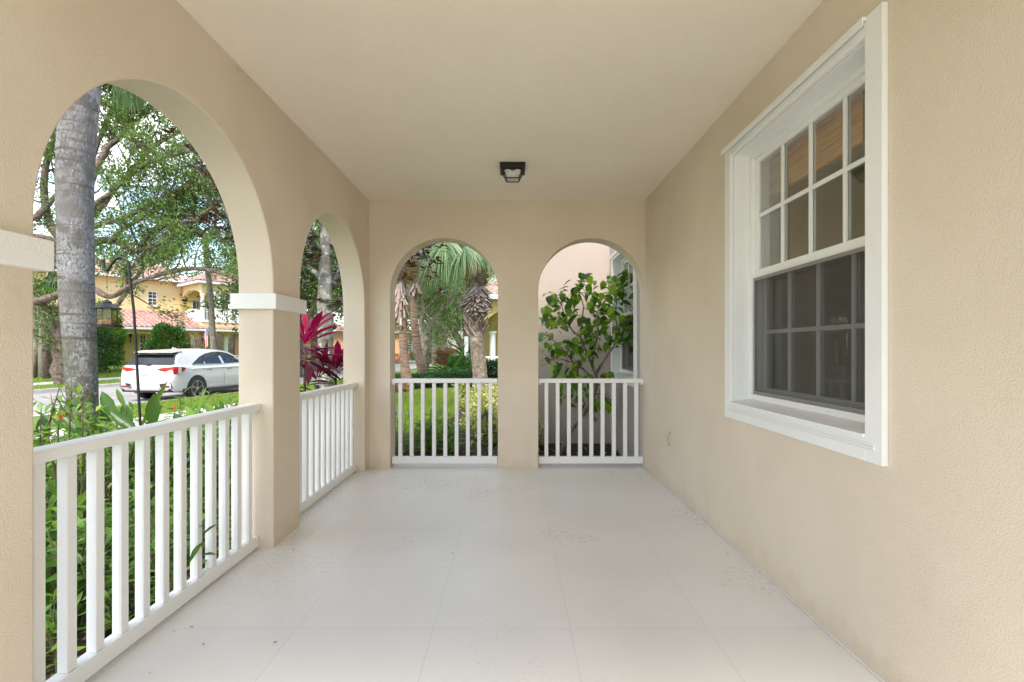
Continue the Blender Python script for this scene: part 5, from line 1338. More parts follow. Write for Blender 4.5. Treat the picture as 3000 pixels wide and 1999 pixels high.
column(Y1,uc+.12,v0+.17,zf,zs,.16,yh,og); column(Y1,Y1.U(529,v0+.17),v0+.17,zf,zs,.16,yh,og); column(Y1,Y1.U(529,v0)+3.7,v0+.17,zf,zs,.16,yh,og)
part('roof_corner','gutter',lambda s:(fbox(s,Y1,uc-.45,ue+.4,v0-.45,v0-.3,be+.02,be+.2),fbox(s,Y1,uc-.45,uc-.3,v0-.3,VW-.5,be+.02,be+.2)))
part('eave_soffit','wh',lambda s:(fbox(s,Y1,uc-.299,ue+.4,v0-.299,VW,be+.085,be+.15)))
tr_=MB(); ap=be+1.75
tile_roof(tr_,Y1(uc-.4,v0-.4,be+.2),Y1(ue+.4,v0-.4,be+.2),Y1(uc+2.6,v0+3.6,ap),Y1(ue-2,v0+3.6,ap),32,12)
tile_roof(tr_,Y1(uc-.4,VW+2,be+.2),Y1(uc-.4,v0-.4,be+.2),Y1(uc+2.6,VW+2,ap),Y1(uc+2.6,v0+3.6,ap),24,10)
tr_.build('balcony_roof',M['tile'],yh,org=og)
# balcony railing: rails and each baluster
rb_=empty('railing',(0,0,0)); rb_.parent=yh
s=MB(); ub=Y1.U(497,v0)
fbox(s,Y1,uc+.3,ue,v0+.12,v0+.2,zf+.98,zf+1.05); fbox(s,Y1,uc+.3,ue,v0+.13,v0+.19,zf+.06,zf+.12)
fbox(s,Y1,uc+.1,uc+.18,v0+.4,VW-.65,zf+.98,zf+1.05); fbox(s,Y1,uc+.11,uc+.17,v0+.4,VW-.65,zf+.06,zf+.12); fbox(s,Y1,ub-.07,ub+.07,v0+.08,v0+.24,zf,zf+1.1)
bpy.data.objects.remove(rb_)
rail_o=s.build('railing',M['wh'],yh,org=og)
for k in range(int((ue-uc-.5)/.135)):
    u=uc+.4+k*.135
    if Y1.U(555,v0)<u: break
    s=MB(); fbox(s,Y1,u,u+.045,v0+.14,v0+.18,zf+.121,zf+.979); s.build('baluster',M['wh'],rail_o,org=og)
for k in range(28):
    v=v0+.45+k*.135
    s=MB(); fbox(s,Y1,uc+.12,uc+.16,v,v+.045,zf+.121,zf+.979); s.build('baluster',M['wh'],rail_o,org=og)
VB=VW-.6
hwindow(Y1,Y1.U(441,VB),Y1.U(460,VB),VB,zf+.05,zb(689,450,VB),yh,og,2,2,sill=False); hwindow(Y1,Y1.U(467,VB),Y1.U(480,VB),VB,zf+.05,zb(689,470,VB),yh,og,2,2,sill=False)
part('wall_plaque','black',lambda s:(fbox(s,Y1,Y1.U(417,VB),Y1.U(430,VB),VB-.05,VB-.005,zb(693,424,VB),zb(688,424,VB))))
hwindow(Y1,Y1.U(339,VW),Y1.U(360.5,VW),VW,zb(702,350,VW),zb(670,350,VW),yh,og,2,4,sill=True)
hwindow(Y1,Y1.U(200,VW)-3,Y1.U(200,VW)-2,VW,zb(702,350,VW),zb(670,350,VW),yh,og,2,4)
hwindow(Y1,Y1.U(320.5,1.9),Y1.U(336,1.9),1.9,zb(818,328,1.9),zb(761,328,1.9),yh,og,2,6,sill=False)
hwindow(Y1,Y1.U(450,3),Y1.U(468,3),3.0,zb(815,459,3),zb(773,459,3),yh,og,2,4,sill=False)
# lower arcade at the right
va=.5; ua0,ua1=Y1.U(445,va),Y1.U(521,va); zl=zb(774,490,va)
part('lower_arcade','yellow',lambda s:(arch_beam(s,Y1,ua0+.2,ua1-.2,va,va+.35,zl,.42,2.66),arch_beam(s,Y1,ua1+.2,ua1+3.4,va,va+.35,zl,.42,2.66),arch_beam(s,Y1,ua0-2.9,ua0-.2,va,va+.35,zl,.42,2.66),
     fbox(s,Y1,ua0-.2,ua0+.2,va,va+.35,zl,2.66),fbox(s,Y1,ua1-.2,ua1+.2,va,va+.35,zl,2.66)))
column(Y1,ua0,va+.17,-.4,zl,.17,yh,og); column(Y1,ua1,va+.17,-.4,zl,.17,yh,og); column(Y1,ua1+3.5,va+.17,-.4,zl,.17,yh,og)
part('porch_rail','wh',lambda s:[fbox(s,Y1,ua1+.25+.14*k,ua1+.29+.14*k,va+.14,va+.2,-.2,.62) for k in range(22)]+[fbox(s,Y1,ua1+.2,ua1+3.3,va+.12,va+.22,.621,.68)])
part('rear_wall','cream',lambda s:fbox(s,Y1,Y1.U(497,7),Y1.U(516,7),7,7.3,-.4,2.6))
# wall lantern
lp=Y1(Y1.U(299,1.88),1.78,zb(775,299,1.78)); s=MB()
s.tube([lp+Vector((0,0,-.45)),lp+Vector((0,0,.1))],.02,6); s.lathe([(.05,-.05),(.10,.15),(.13,.17),(.06,.27),(.01,.33)],6,tuple(lp)); 
a_=Y1(Y1.U(299,1.88),1.9,zb(775,299,1.78)-.2); s.tube([lp+Vector((0,0,-.35)),a_],.03,6)
s.build('wall_lantern',M['black'],yh,org=og)
drv=on(265,851,27.5); 

# flag on the arcade column
fp0=Y1(Y1.U(467,va-.1),va-.1,0); a=at(467,769,fp0.y-.3); b=at(481,748,fp0.y-1.3)
fl=empty('flag',a); tag(fl,'red white and blue striped flag hanging from a slanted pole on the yellow house','flag')
MB().tube([a,b],[.022,.018],6).build('pole',M['wh'],fl,org=a)
me=bpy.data.meshes.new('cloth'); V=[];Fc=[];mi=[]
nu,nv=26,20; dn=Vector((0,0,-1)); hoist=(a-b)
for j in range(nv+1):
    for i in range(nu+1):
        s_=i/nu; t=j/nv      # s down the hoist, t along the fly (hanging)
        p=b+hoist*(.03+.92*s_)*(1-.62*t)+hoist*.55*t*0
        p=p+Vector((hoist.x*.10*t,0,0))+dn*1.55*t+Y1.v*(.09*math.sin(s_*16+t*2)*t)
        V.append(tuple(p-a))
for j in range(nv):
    for i in range(nu):
        q=j*(nu+1)+i; Fc.append((q,q+1,q+nu+2,q+nu+1)); st_i=int(i/2)
        c=0 if st_i%2==0 else 1
        if j<8 and st_i<7: c=2
        mi.append(c)
me.from_pydata(V,[],Fc)
for m_ in ('flagred','flagwhite','flagblue'): me.materials.append(M[m_])
me.polygons.foreach_set('material_index',mi); o=bpy.data.objects.new('cloth',me); col.objects.link(o); o.parent=fl
s=MB()
for j in range(5):
    for i in range(6):
        s_=(i+.6)/12.5; t=(j+.5)/13
        p=b+hoist*(.03+.92*s_)*(1-.62*t)+Vector((hoist.x*.10*t,0,0))+dn*1.55*t+Y1.v*(.09*math.sin(s_*16+t*2)*t)-Y1.v*.012
        s.prism([(math.cos(PI/2+k*PI/5)*(.035 if k%2==0 else .015),math.sin(PI/2+k*PI/5)*(.035 if k%2==0 else .015)) for k in range(10)],lambda x,z,p=p:p+Y1.u*x+Vector((0,0,z)),lambda x,z,p=p:p+Y1.u*x+Vector((0,0,z))-Y1.v*.004)
s.build('stars',M['flagwhite'],o,org=a)

# ---- simple houses further off
def far_house(label,Fm,w,d,h,m,wins,roof=1.6,name='far_house',cat='house',colm=None):
    og_=Fm(0,0,0); r=empty(name,og_); tag(r,label,cat)
    s=MB(); fbox(s,Fm,0,w,0,d,-.5,h); s.build('wall',M[m],r,org=og_)
    s=MB(); e=.5
    tile_roof(s,Fm(-e,-e,h),Fm(w+e,-e,h),Fm(d*.4,d/2,h+roof),Fm(w-d*.4,d/2,h+roof),int(w/.45),8,h=.06)
    tile_roof(s,Fm(-e,d+e,h),Fm(-e,-e,h),Fm(d*.4,d/2,h+roof),Fm(d*.4,d/2,h+roof),int(d/.45),8,h=.06)
    tile_roof(s,Fm(w+e,-e,h),Fm(w+e,d+e,h),Fm(w-d*.4,d/2,h+roof),Fm(w-d*.4,d/2,h+roof),int(d/.45),8,h=.06)
    s.build('roof',M['tile'],r,org=og_)
    s=MB(); fbox(s,Fm,-e-.1,w+e+.1,-e-.12,-e-.01,h-.12,h+.05); s.build('gutter',M['gutter'],r,org=og_)
    for (u0,u1,z0,z1) in wins: hwindow(Fm,u0,u1,-.005,z0,z1,r,og_,2,4,sill=False)
    return r,og_
Fc_=Frame((-12.5,63,-.1),(1,0)); r,o_=far_house('cream two storey house glimpsed between the forked trees in the end wall arch',Fc_,12,9,6.6,'cream',[(5.3,6.4,3.6,5.2),(8.2,9.2,.8,2.4),(2.2,3.4,3.6,5.2),(9.6,10.6,3.6,5.2),(5.8,6.8,.8,2.2)])
s=MB(); fbox(s,Fc_,1.6,1.9+.5,-3,-2.5,-.4,2.6); fbox(s,Fc_,3.4,3.7,-3,-2.5,-.4,2.6); fbox(s,Fc_,1.3,3.9,-3.1,-.01,2.6,2.95); s.build('entry_porch',M['peach'],r,org=o_)
s=MB(); tile_roof(s,Fc_(1,-3.3,2.97),Fc_(4.1,-3.3,2.97),Fc_(1.6,-.05,3.9),Fc_(3.6,-.05,3.9),8,6); s.build('porch_roof',M['tile'],r,org=o_)
Fp=Frame((-18.0,60,-.1),(.99,.12)); far_house('peach house with a brown tile roof behind the leftmost slim palm',Fp,5.0,8,3.4,'peach',[(4.6,5.5,.9,2.2),(1.5,2.7,.9,2.2)])
Fq=Frame((-23.5,44,-.2),(.9,.43)); far_house('peach house seen past the cordylines through the second arch',Fq,8,7,3.2,'peach',[(5.8,6.7,.8,2.2),(2.0,3.2,.8,2.2)])
Fr=Frame((-37,58,-.2),(.9,.43)); far_house('peach house beyond the right corner of the yellow house',Fr,12,7,3.4,'peach',[(2.0,3.2,.8,2.2)])
# bicycle-rack like white garden fence before the cream house
s=MB(); fo=Vector((-9.6,59,-.1)); fe=empty('picket_fence',fo); tag(fe,'low white fence in front of the cream house','fence')
s.box(-9.6,-3,59,59.05,.75,.83); s.box(-9.6,-3,59,59.05,.1,.18)
for k in range(44): s.box(-9.6+.15*k,-9.54+.15*k,58.97,58.999,-.1,.85)
s.build('panel',M['wh'],fe,org=fo)

# ---- yellow porch at the right edge of the lawn arch
YP=22.0; Yf=Frame((-1.45,YP,0),(1,0)); og_=Vector((-1.45,YP,0)); r=empty('yellow_porch_house',og_); tag(r,'yellow house with white porch columns and red tile roof right of the shaggy palm','house')
s=MB(); arch_beam(s,Yf,.10,3.0,0,.35,2.05,1.0,3.45,n=28); fbox(s,Yf,-.25,.10,0,.35,2.05,3.45); fbox(s,Yf,3.0,6.5,0,.35,-.2,3.45); s.build('arcade',M['yellow'],r,org=og_)
s=MB(); fbox(s,Yf,-.25,6.5,3.2,3.5,-.2,3.45); fbox(s,Yf,-.25,0.1,.9,3.2,2.9,3.44); s.build('back_wall',M['yellow'],r,org=og_)
s=MB(); arch_beam(s,Yf,.35,2.0,-.0+3.1,3.19,1.9,.8,3.3,n=20); s.build('inner_arch',M['yellow_pale'],r,org=og_)
s=MB(); fbox(s,Yf,-.2,6.5,.36,3.19,3.3,3.4); s.build('porch_ceiling',M['cream'],r,org=og_)
column(Yf,-.07,.17,-.05,2.05,.115,r,og_); column(Yf,.50,.9,-.05,2.05,.15,r,og_)
s=MB(); tile_roof(s,Yf(-.5,-.45,3.62),Yf(7,-.45,3.62),Yf(1.8,3.6,5.3),Yf(6,3.6,5.3),26,12); tile_roof(s,Yf(-.5,8,3.62),Yf(-.5,-.45,3.62),Yf(1.8,6,5.3),Yf(1.8,3.6,5.3),22,12); s.build('roof',M['tile'],r,org=og_)
s=MB(); fbox(s,Yf,-.62,7,-.57,-.46,3.45,3.66); fbox(s,Yf,-.62,-.51,-.46,8,3.45,3.66); fbox(s,Yf,-.50,7,-.45,0-.002,3.46,3.52); s.build('gutter',M['gutter'],r,org=og_)
s=MB(); fbox(s,Yf,-.35,6,-1.25,-1.17,.83,.90); s.build('handrail',M['wh'],r,org=og_)
s=MB(); [fbox(s,Yf,-.3+.14*k,-.26+.14*k,-1.23,-1.19,-.1,.829) for k in range(20)]; s.build('pickets',M['wh'],r,org=og_)
s=MB(); fbox(s,Yf,-.62,-.46,-1.3,-1.14,-.1,1.75); s.build('gate_post',M['wh'],r,org=og_)
Fy=Frame((-1.8,34,-.1),(1,0)); far_house('tall cream house behind the yellow porch roof',Fy,10,8,7.2,'cream',[(1.2,2.3,3.8,5.4)])

# ================================================================== THE WHITE CAR
cb=Vector((-11.72,15.42,0)); cb.z=street_z(16)+.004; car=empty('parked_car',cb,-math.radians(6.0)); car.scale=(1.03,1.03,1.03)
tag(car,'white suv parked at the kerb, seen from its rear right corner','car')
def lerp1(x,xs,ys): return float(np.interp(x,xs,ys))
def loft(secs,name,m,parent):
    n=len(secs[0]); V=[];Fc=[]
    for s_ in secs: V+=s_
    for i in range(len(secs)-1):
        for j in range(n-1): a=i*n+j; Fc.append((a,a+1,a+n+1,a+n))
    for base in (0,(len(secs)-1)*n): Fc.append(tuple(range(base,base+n)))
    me=bpy.data.meshes.new(name); me.from_pydata(V,[],Fc); me.materials.append(m); me.polygons.foreach_set('use_smooth',[True]*len(me.polygons))
    import bmesh
    bm=bmesh.new(); bm.from_mesh(me); bmesh.ops.recalc_face_normals(bm,faces=bm.faces); bm.to_mesh(me); bm.free()
    o=bpy.data.objects.new(name,me); col.objects.link(o); o.parent=parent
    return o
LS=[0,.015,.05,.10,.17,.3,.6,1.0,1.5,2.0,2.6,3.2,3.6,3.9,4.2,4.45,4.6,4.66]
ZB=[.44,.38,.34,.30,.28,.27,.25,.24,.23,.23,.23,.23,.24,.25,.27,.31,.36,.42]
ZT=[.72,.84,.98,1.08,1.14,1.14,1.13,1.12,1.11,1.10,1.09,1.07,1.04,1.0,.95,.87,.76,.64]
WH=[.76,.84,.885,.91,.925,.935,.94,.94,.925,.92,.92,.925,.935,.935,.92,.84,.70,.55]
ys_=sorted(set(LS+[.75,.88,1.12,1.3,1.75,2.3,2.9]))
secs=[]
for y in ys_:
    zb_,zt,w=lerp1(y,LS,ZB),lerp1(y,LS,ZT),lerp1(y,LS,WH); H=zt-zb_
    half=[(w*.80,zb_),(w*.955,zb_+.04),(w*.985,zb_+H*.2),(w,zb_+H*.42),(w*.992,zb_+H*.62),(w*.985,zb_+H*.72),(w*.965,zb_+H*.88),(w*.93,zt-.012),(w*.86,zt),(w*.45,zt+.012)]
    pts=[(-x,y,z) for x,z in half]+[(0,y,zt+.016)]+[(x,y,z) for x,z in reversed(half)]
    pts=[(0,y,zb_)]+pts+[(0,y,zb_)]
    secs.append(pts)
body=loft(secs,'body',M['carpaint'],car)
def fx(z,y): 
    t=lerp1(y,[.1,.45,.9,3.0,3.8],[.93,.95,1,1,.96]); return (.895-(max(z,1.0)-1.05)*.42)*t
GS=[.15,.22,.32,.42,.50,.56,.62,.8,1.0,1.4,1.8,2.2,2.6,2.85,3.05,3.25,3.5,3.8]
GT=[1.11,1.20,1.33,1.45,1.535,1.575,1.59,1.615,1.63,1.648,1.652,1.642,1.605,1.55,1.45,1.33,1.18,1.02]
secs=[]
for y,T in zip(GS,GT):
    zs_=[1.0]+[1.04+(max(T-.05,1.05)-1.04)*k/4 for k in range(5)]
    half=[(fx(z,y)+(.02 if z<1.02 else 0),z) for z in zs_]+[(fx(T,y)*.93,T-.022),(fx(T,y)*.80,T-.006)]
    if y<.3: half=[(x*(.93),z) for x,z in half]
    secs.append([(-x,y,z) for x,z in half]+[(0,y,T+.012)]+[(x,y,z) for x,z in reversed(half)])
loft(secs,'cabin',M['carpaint'],car)
def surf(poly,name,m,off=.006,parent=None,side=1,thick=.004):
    """panel lying on the flank of the cabin; poly in (y,z)"""
    s=MB(); 
    s.prism(poly,lambda y,z:((fx(z,y)+off)*side,y,z),lambda y,z:((fx(z,y)+off-thick*3)*side,y,z)); return s.build(name,m,parent or car)
for sd_ in (1,-1):
    wl_=[(.84,1.135),(1.05,1.255),(1.30,1.38),(1.55,1.465),(1.9,1.52),(2.3,1.535),(2.65,1.49),(2.95,1.37),(3.25,1.20),(3.36,1.125),(2.2,1.12)]
    fr_=surf(wl_,'window_surround',M['carblack'],.003,side=sd_)
    surf([(.93,1.15),(1.08,1.235),(1.33,1.365),(1.40,1.39),(1.40,1.145)],'side_window',M['carglass'],.008,fr_,sd_)
    surf([(1.45,1.145),(1.45,1.41),(1.6,1.455),(1.9,1.50),(2.16,1.508),(2.24,1.14)],'side_window',M['carglass'],.008,fr_,sd_)
    surf([(2.36,1.14),(2.28,1.51),(2.62,1.465),(2.90,1.355),(3.18,1.205),(3.27,1.14)],'side_window',M['carglass'],.008,fr_,sd_)
    s=MB(); pts_=[((fx(z,y)+.008)*sd_,y,z) for y,z in ([(.84,1.135),(1.05,1.26),(1.30,1.388),(1.55,1.473),(1.9,1.528),(2.3,1.543),(2.65,1.498),(2.95,1.378),(3.25,1.208),(3.36,1.13)])]; s.tube(pts_,.008,5)
    s.tube([((fx(1.125,y)+.012)*sd_,y,1.122) for y in (.84,1.5,2.2,3.36)],.008,5); s.build('window_chrome',M['chrome'],fr_)
    for y in (1.47,2.48):
        s=MB(); s.tube([(sd_*.905,y,.945),(sd_*.945,y+.04,.95),(sd_*.945,y+.16,.95),(sd_*.905,y+.2,.945)],.014,6); s.build('door_handle',M['chrome'],car)
    for y in (1.36,2.28,3.35):
        s=MB(); zz=(.30,.45,.6,.75,.9,1.05); cur=.06 if y<1.5 else .02
        s.tube([(sd_*(lerp1(y,LS,WH)*(1.0 if z<.85 else .97)+.0005),y-(cur*4*(1.05-z) if y<1.5 else 0)+.0,z) for z in zz],.004,4); s.build('door_gap',M['carblack'],car)
    # sill and arches
    s=MB(); s.hexa([(sd_*.80,1.45,.20),(sd_*.955,1.45,.20),(sd_*.955,3.2,.20),(sd_*.80,3.2,.20),(sd_*.80,1.45,.33),(sd_*.94,1.45,.31),(sd_*.94,3.2,.29),(sd_*.80,3.2,.33)]); s.build('sill_trim',M['carblack'],car)
    for y in (.99,3.68):
        s=MB(); 
        xo=lerp1(y,LS,WH)*sd_
        def disc(mb,r,x0,x1,n=28,a0=0,a1=2*PI): mb.prism([(y+r*math.cos(a0+(a1-a0)*k/n),.365+r*math.sin(a0+(a1-a0)*k/n)) for k in range(n)],lambda a,b:(x0,a,max(b,.20)),lambda a,b:(x1,a,max(b,.20)))
        disc(s,.425,xo-.2*sd_,xo+.004*sd_); s.build('wheel_arch',M['carblack'],car)
        wh=MB(); prof=[]
        R=.355; xs0=xo-.215*sd_; 
        ring=[(R-.10,xo+.012*sd_),(R-.05,xo+.022*sd_),(R-.012,xo+.014*sd_),(R,xo-.01*sd_),(R,xo-.19*sd_),(R-.02,xs0)]
        n=36; V=[];Fc=[]
        for (r_,x_) in ring:
            for k in range(n): V.append((x_,y+r_*math.cos(2*PI*k/n),R+r_*math.sin(2*PI*k/n)+.0))
        for i in range(len(ring)-1):
            for k in range(n): Fc.append((i*n+k,i*n+(k+1)%n,(i+1)*n+(k+1)%n,(i+1)*n+k))
        wh.add(V,Fc); wo=wh.build('wheel',M['tyre'],car,smooth=True)
        rim=MB(); xr=xo+.004*sd_
        for k in range(n):
            a0,a1=2*PI*k/n,2*PI*(k+1)/n
            for ra,rb2,xa,xb in ((.262,.245,xo+.014*sd_,xo+.010*sd_),(.245,.235,xo+.010*sd_,xo-.06*sd_)):
                rim.face([(xa,y+ra*math.cos(a0),R+ra*math.sin(a0)),(xa,y+ra*math.cos(a1),R+ra*math.sin(a1)),(xb,y+rb2*math.cos(a1),R+rb2*math.sin(a1)),(xb,y+rb2*math.cos(a0),R+rb2*math.sin(a0))])
        for k in range(5):
            for dd in (-.13,.13):
                a=2*PI*k/5+.3; p0=Vector((0,math.cos(a)*.05,math.sin(a)*.05)); p1=Vector((0,math.cos(a+dd)*.24,math.sin(a+dd)*.24)); t_=Vector((0,-math.sin(a),math.cos(a)))*.019
                b0_=Vector((xr,y,R)); dx_=Vector((-.03*sd_,0,0)); rim.hexa([b0_+p0-t_,b0_+p0+t_,b0_+p0+t_+dx_,b0_+p0-t_+dx_,b0_+p1-t_,b0_+p1+t_,b0_+p1+t_+dx_,b0_+p1-t_+dx_])
        hub_=MB(); rim.prism([(y+.055*math.cos(2*PI*k/16),R+.055*math.sin(2*PI*k/16)) for k in range(16)],lambda a,b:(xr+.006*sd_,a,b),lambda a,b:(xr-.04*sd_,a,b))
        rim.build('rim',M['alloy'],wo)
        s=MB(); s.prism([(y+.243*math.cos(2*PI*k/28),R+.243*math.sin(2*PI*k/28)) for k in range(28)],lambda a,b:(xo-.055*sd_,a,b),lambda a,b:(xo-.10*sd_,a,b)); s.build('brake_disc',M['carblack'],wo)
    # tail lamp wrapping the corner
    L_=[(.34,.060,.985,.995),(.48,.052,.945,1.045),(.66,.046,.905,1.065),(.79,.062,.86,1.075),(.885,.092,.845,1.085),(.945,.19,.86,1.085),(.957,.30,.90,1.08),(.955,.42,.97,1.06),(.95,.50,1.02,1.04)]
    def lamp(seg,name,m,o_):
        s=MB()
        for (p,q) in zip(seg,seg[1:]):
            P=lambda t,k,e:(sd_*(t[0]+e*(t[0]>.9)),t[1]-e*(t[0]<=.9),t[k])
            s.hexa([P(p,2,o_),P(q,2,o_),P(q,2,-.05),P(p,2,-.05),P(p,3,o_),P(q,3,o_),P(q,3,-.05),P(p,3,-.05)])
        return s.build(name,m,car)
    lamp(L_[:6],'tail_lamp',M['lampred'],.010); lamp([L_[5],L_[6]],'tail_lamp',M['lampclear'],.009); lamp(L_[6:],'tail_lamp',M['lampred'],.010)
    # reflector pods in the bumper
    s=MB(); s.hexa([(sd_*.46,-.012,.42),(sd_*.88,.04,.42),(sd_*.88,.2,.42),(sd_*.46,.1,.42),(sd_*.50,-.014,.56),(sd_*.85,.012,.60),(sd_*.85,.2,.60),(sd_*.50,.1,.56)]); pod=s.build('bumper_pod',M['carblack'],car)
    s=MB(); s.hexa([(sd_*.54,-.022,.445),(sd_*.82,.008,.445),(sd_*.82,.06,.445),(sd_*.54,.02,.445),(sd_*.54,-.022,.505),(sd_*.80,.0,.51),(sd_*.80,.06,.51),(sd_*.54,.02,.505)]); s.build('reflector',M['reflred'],pod)
    s=MB(); s.tube([(sd_*.47,-.020,.50),(sd_*.53,-.024,.43),(sd_*.84,.018,.43)],.007,5); s.build('pod_chrome',M['chrome'],pod)
s=MB(); s.hexa([(-.82,.06,.30),(.82,.06,.30),(.93,.62,.24),(-.93,.62,.24),(-.84,.02,.41),(.84,.02,.41),(.948,.62,.36),(-.948,.62,.36)]); s.build('lower_bumper',M['carblack'],car)
s=MB(); s.hexa([(-.90,-.006+.04,.62),(.90,-.006+.04,.62),(.90,.1,.62),(-.90,.1,.62),(-.90,.034,.626),(.90,.034,.626),(.90,.1,.626),(-.90,.1,.626)]); s.build('bumper_gap',M['carblack'],car)
# rear glass, spoiler, wiper, antenna, badge
rg=lambda x,z:(x, .15+(z-1.11)*.80-.045, z)
s=MB(); poly=[(-.72,1.155),(.72,1.155),(.77,1.19),(.66,1.43),(.60,1.45),(-.60,1.45),(-.66,1.43),(-.77,1.19)]
s.prism(poly,lambda x,z:rg(x,z),lambda x,z:(rg(x,z)[0],rg(x,z)[1]+.07,z)); rgo=s.build('rear_window',M['carglass'],car)
s=MB(); s.hexa([(-.66,.27,1.515),(.66,.27,1.515),(.70,.66,1.56),(-.70,.66,1.56),(-.64,.26,1.548),(.64,.26,1.548),(.69,.66,1.604),(-.69,.66,1.604)]); s.build('spoiler',M['carpaint'],car,bevel=.01)
s=MB(); s.hexa([(-.65,.285,1.465),(.65,.285,1.465),(.68,.5,1.50),(-.68,.5,1.50),(-.65,.275,1.514),(.65,.275,1.514),(.68,.5,1.53),(-.68,.5,1.53)]); sb_=s.build('spoiler_underside',M['carblack'],car)
s=MB(); s.box(-.12,.12,.268,.274,1.488,1.505); s.build('brake_light',M['reflred'],sb_)
s=MB(); s.tube([(.02,.125,1.16),(-.1,.120,1.155),(-.42,.155,1.20)],.012,5); s.box(-.05,.08,.10,.14,1.12,1.16); s.build('rear_wiper',M['carblack'],rgo)
s=MB(); s.hexa([(-.03,1.05,1.63),(.03,1.05,1.63),(.02,1.30,1.64),(-.02,1.30,1.64),(-.008,1.06,1.70),(.008,1.06,1.70),(.008,1.15,1.68),(-.008,1.15,1.68)]); s.build('antenna',M['carpaint'],car)
s=MB(); s.hexa([(-.36,.036,.958),(.36,.036,.958),(.36,.08,.958),(-.36,.08,.958),(-.36,.036,.982),(.36,.036,.982),(.36,.08,.982),(-.36,.08,.982)]); s.build('chrome_strip',M['chrome'],car)
s=MB(); c0=Vector((0,.060,1.055))
s.tube([c0+Vector((.052*math.cos(a*PI/12),-.012,.052*math.sin(a*PI/12))) for a in range(25)],.006,5,cap=False)
s.tube([c0+Vector((-.028,-.012,-.038)),c0+Vector((-.010,-.012,.036))],.006,4); s.tube([c0+Vector((.028,-.012,-.038)),c0+Vector((.010,-.012,.036))],.006,4); s.tube([c0+Vector((-.02,-.012,-.005)),c0+Vector((.02,-.012,-.005))],.004,4)
s.build('badge',M['chrome'],car)
s=MB(); s.box(-.155,.155,-.004,.03,.755,.905); pl_=s.build('number_plate',M['plate'],car)
s=MB(); s.box(-.175,.175,.001,.03,.745,.92); s.build('plate_frame',M['chrome'],pl_)
def text(txt,size,loc,m,parent,name='lettering'):
    cu=bpy.data.curves.new('t','FONT'); cu.body=txt; cu.size=size; cu.extrude=.001; cu.align_x='CENTER'
    ot=bpy.data.objects.new('t',cu); col.objects.link(ot)
    dg=bpy.context.evaluated_depsgraph_get(); me=bpy.data.meshes.new_from_object(ot.evaluated_get(dg)); bpy.data.objects.remove(ot)
    me.materials.clear(); me.materials.append(m); o=bpy.data.objects.new(name,me); col.objects.link(o); o.parent=parent; o.location=loc; o.rotation_euler=(PI/2,0,0); return o
text('EB4',.085,(-.095,-.006,.79),M['platetext'],pl_); text('JAS',.085,(.095,-.006,.79),M['platetext'],pl_)
s=MB(); s.prism([(.028*math.cos(k*PI/6),.83+.035*math.sin(k*PI/6)-.005) for k in range(12)],lambda x,z:(x,-.007,z),lambda x,z:(x,-.003,z)); s.build('orange_emblem',M['plateorange'],pl_)
text('ACURA',.05,(.56,.033,.875),M['carblack'],car,'nameplate')
s=MB(); s.tube([(.3,.10,.27),(.3,.4,.27)],.03,8); s.build('exhaust',M['chrome'],car)

# ================================================================== FEEDER AND ITS HOOK
YH=3.2
hkp=[(324,1100),(322.6,978),(315,846),(307.5,714),(301,660),(298,628),(295,606),(289,596),(279,591.5),(270,593.5),(262,600),(255,609.5),(250,618),(246,622),(242,620.5),(240,614),(239,607),(237,601)]
pts=[at(x,y,YH) for x,y in hkp]; g0=pts[0].copy(); g0.z=gz(g0.x,YH)-.1; g0.x+= .01
so=empty('garden_pole',Vector((g0.x,g0.y,g0.z+.1))); tag(so,'black metal shepherd hook pole leaning slightly, holding the bird feeder','pole')
P2=[];
for i in range(len(pts)-1):
    for t in (0,.5): P2.append(pts[i].lerp(pts[i+1],t))
P2.append(pts[-1])
MB().tube([g0]+P2,.0085,10).build('pole',M['black'],so,org=so.location,smooth=True)
MB().lathe([(.004,-.008),(.011,-.004),(.012,.004),(.004,.010)],10,tuple(pts[-1])).build('finial',M['black'],so,org=so.location)
hkz=at(246,620,YH); fc=at(246,690,YH); cx,cy=fc.x,fc.y; zc=lambda py:at(246,py,YH).z
fd=empty('bird_feeder',Vector((cx,cy,zc(752)))); tag(fd,'dark roofed lantern style bird feeder with clear sides, hanging from the black hook','bird feeder'); og=fd.location
s=MB(); k_=.80*YH/F
s.lathe([(36.5*k_,zc(710.5)),(36.8*k_,zc(709)),(12*k_,zc(697.5)),(12*k_,zc(695)),(10.5*k_,zc(693.5)),(1*k_,zc(688))],8,(cx,cy,0),a0=.3); s.build('roof',M['black'],fd,org=og)
s=MB(); s.lathe([(37*k_,zc(752.5)),(37*k_,zc(747)),(24*k_,zc(746.9))],8,(cx,cy,0),a0=.3); s.build('tray',M['black'],fd,org=og)
s=MB(); n=8
for k in range(n):
    a0,a1=2*PI*k/n+.3,2*PI*(k+1)/n+.3; r_=25*k_
    s.face([(cx+r_*math.cos(a0),cy+r_*math.sin(a0),zc(746)),(cx+r_*math.cos(a1),cy+r_*math.sin(a1),zc(746)),(cx+r_*math.cos(a1),cy+r_*math.sin(a1),zc(709)),(cx+r_*math.cos(a0),cy+r_*math.sin(a0),zc(709))])
bo=s.build('clear_wall',M['feedglass'],fd,org=og)
for k in range(n):
    a=2*PI*k/n+.3; s=MB(); s.tube([(cx+25*k_*math.cos(a),cy+25*k_*math.sin(a),zc(746)),(cx+25*k_*math.cos(a),cy+25*k_*math.sin(a),zc(709))],.0018,5); s.build('wire',M['bronze'],bo,org=og)
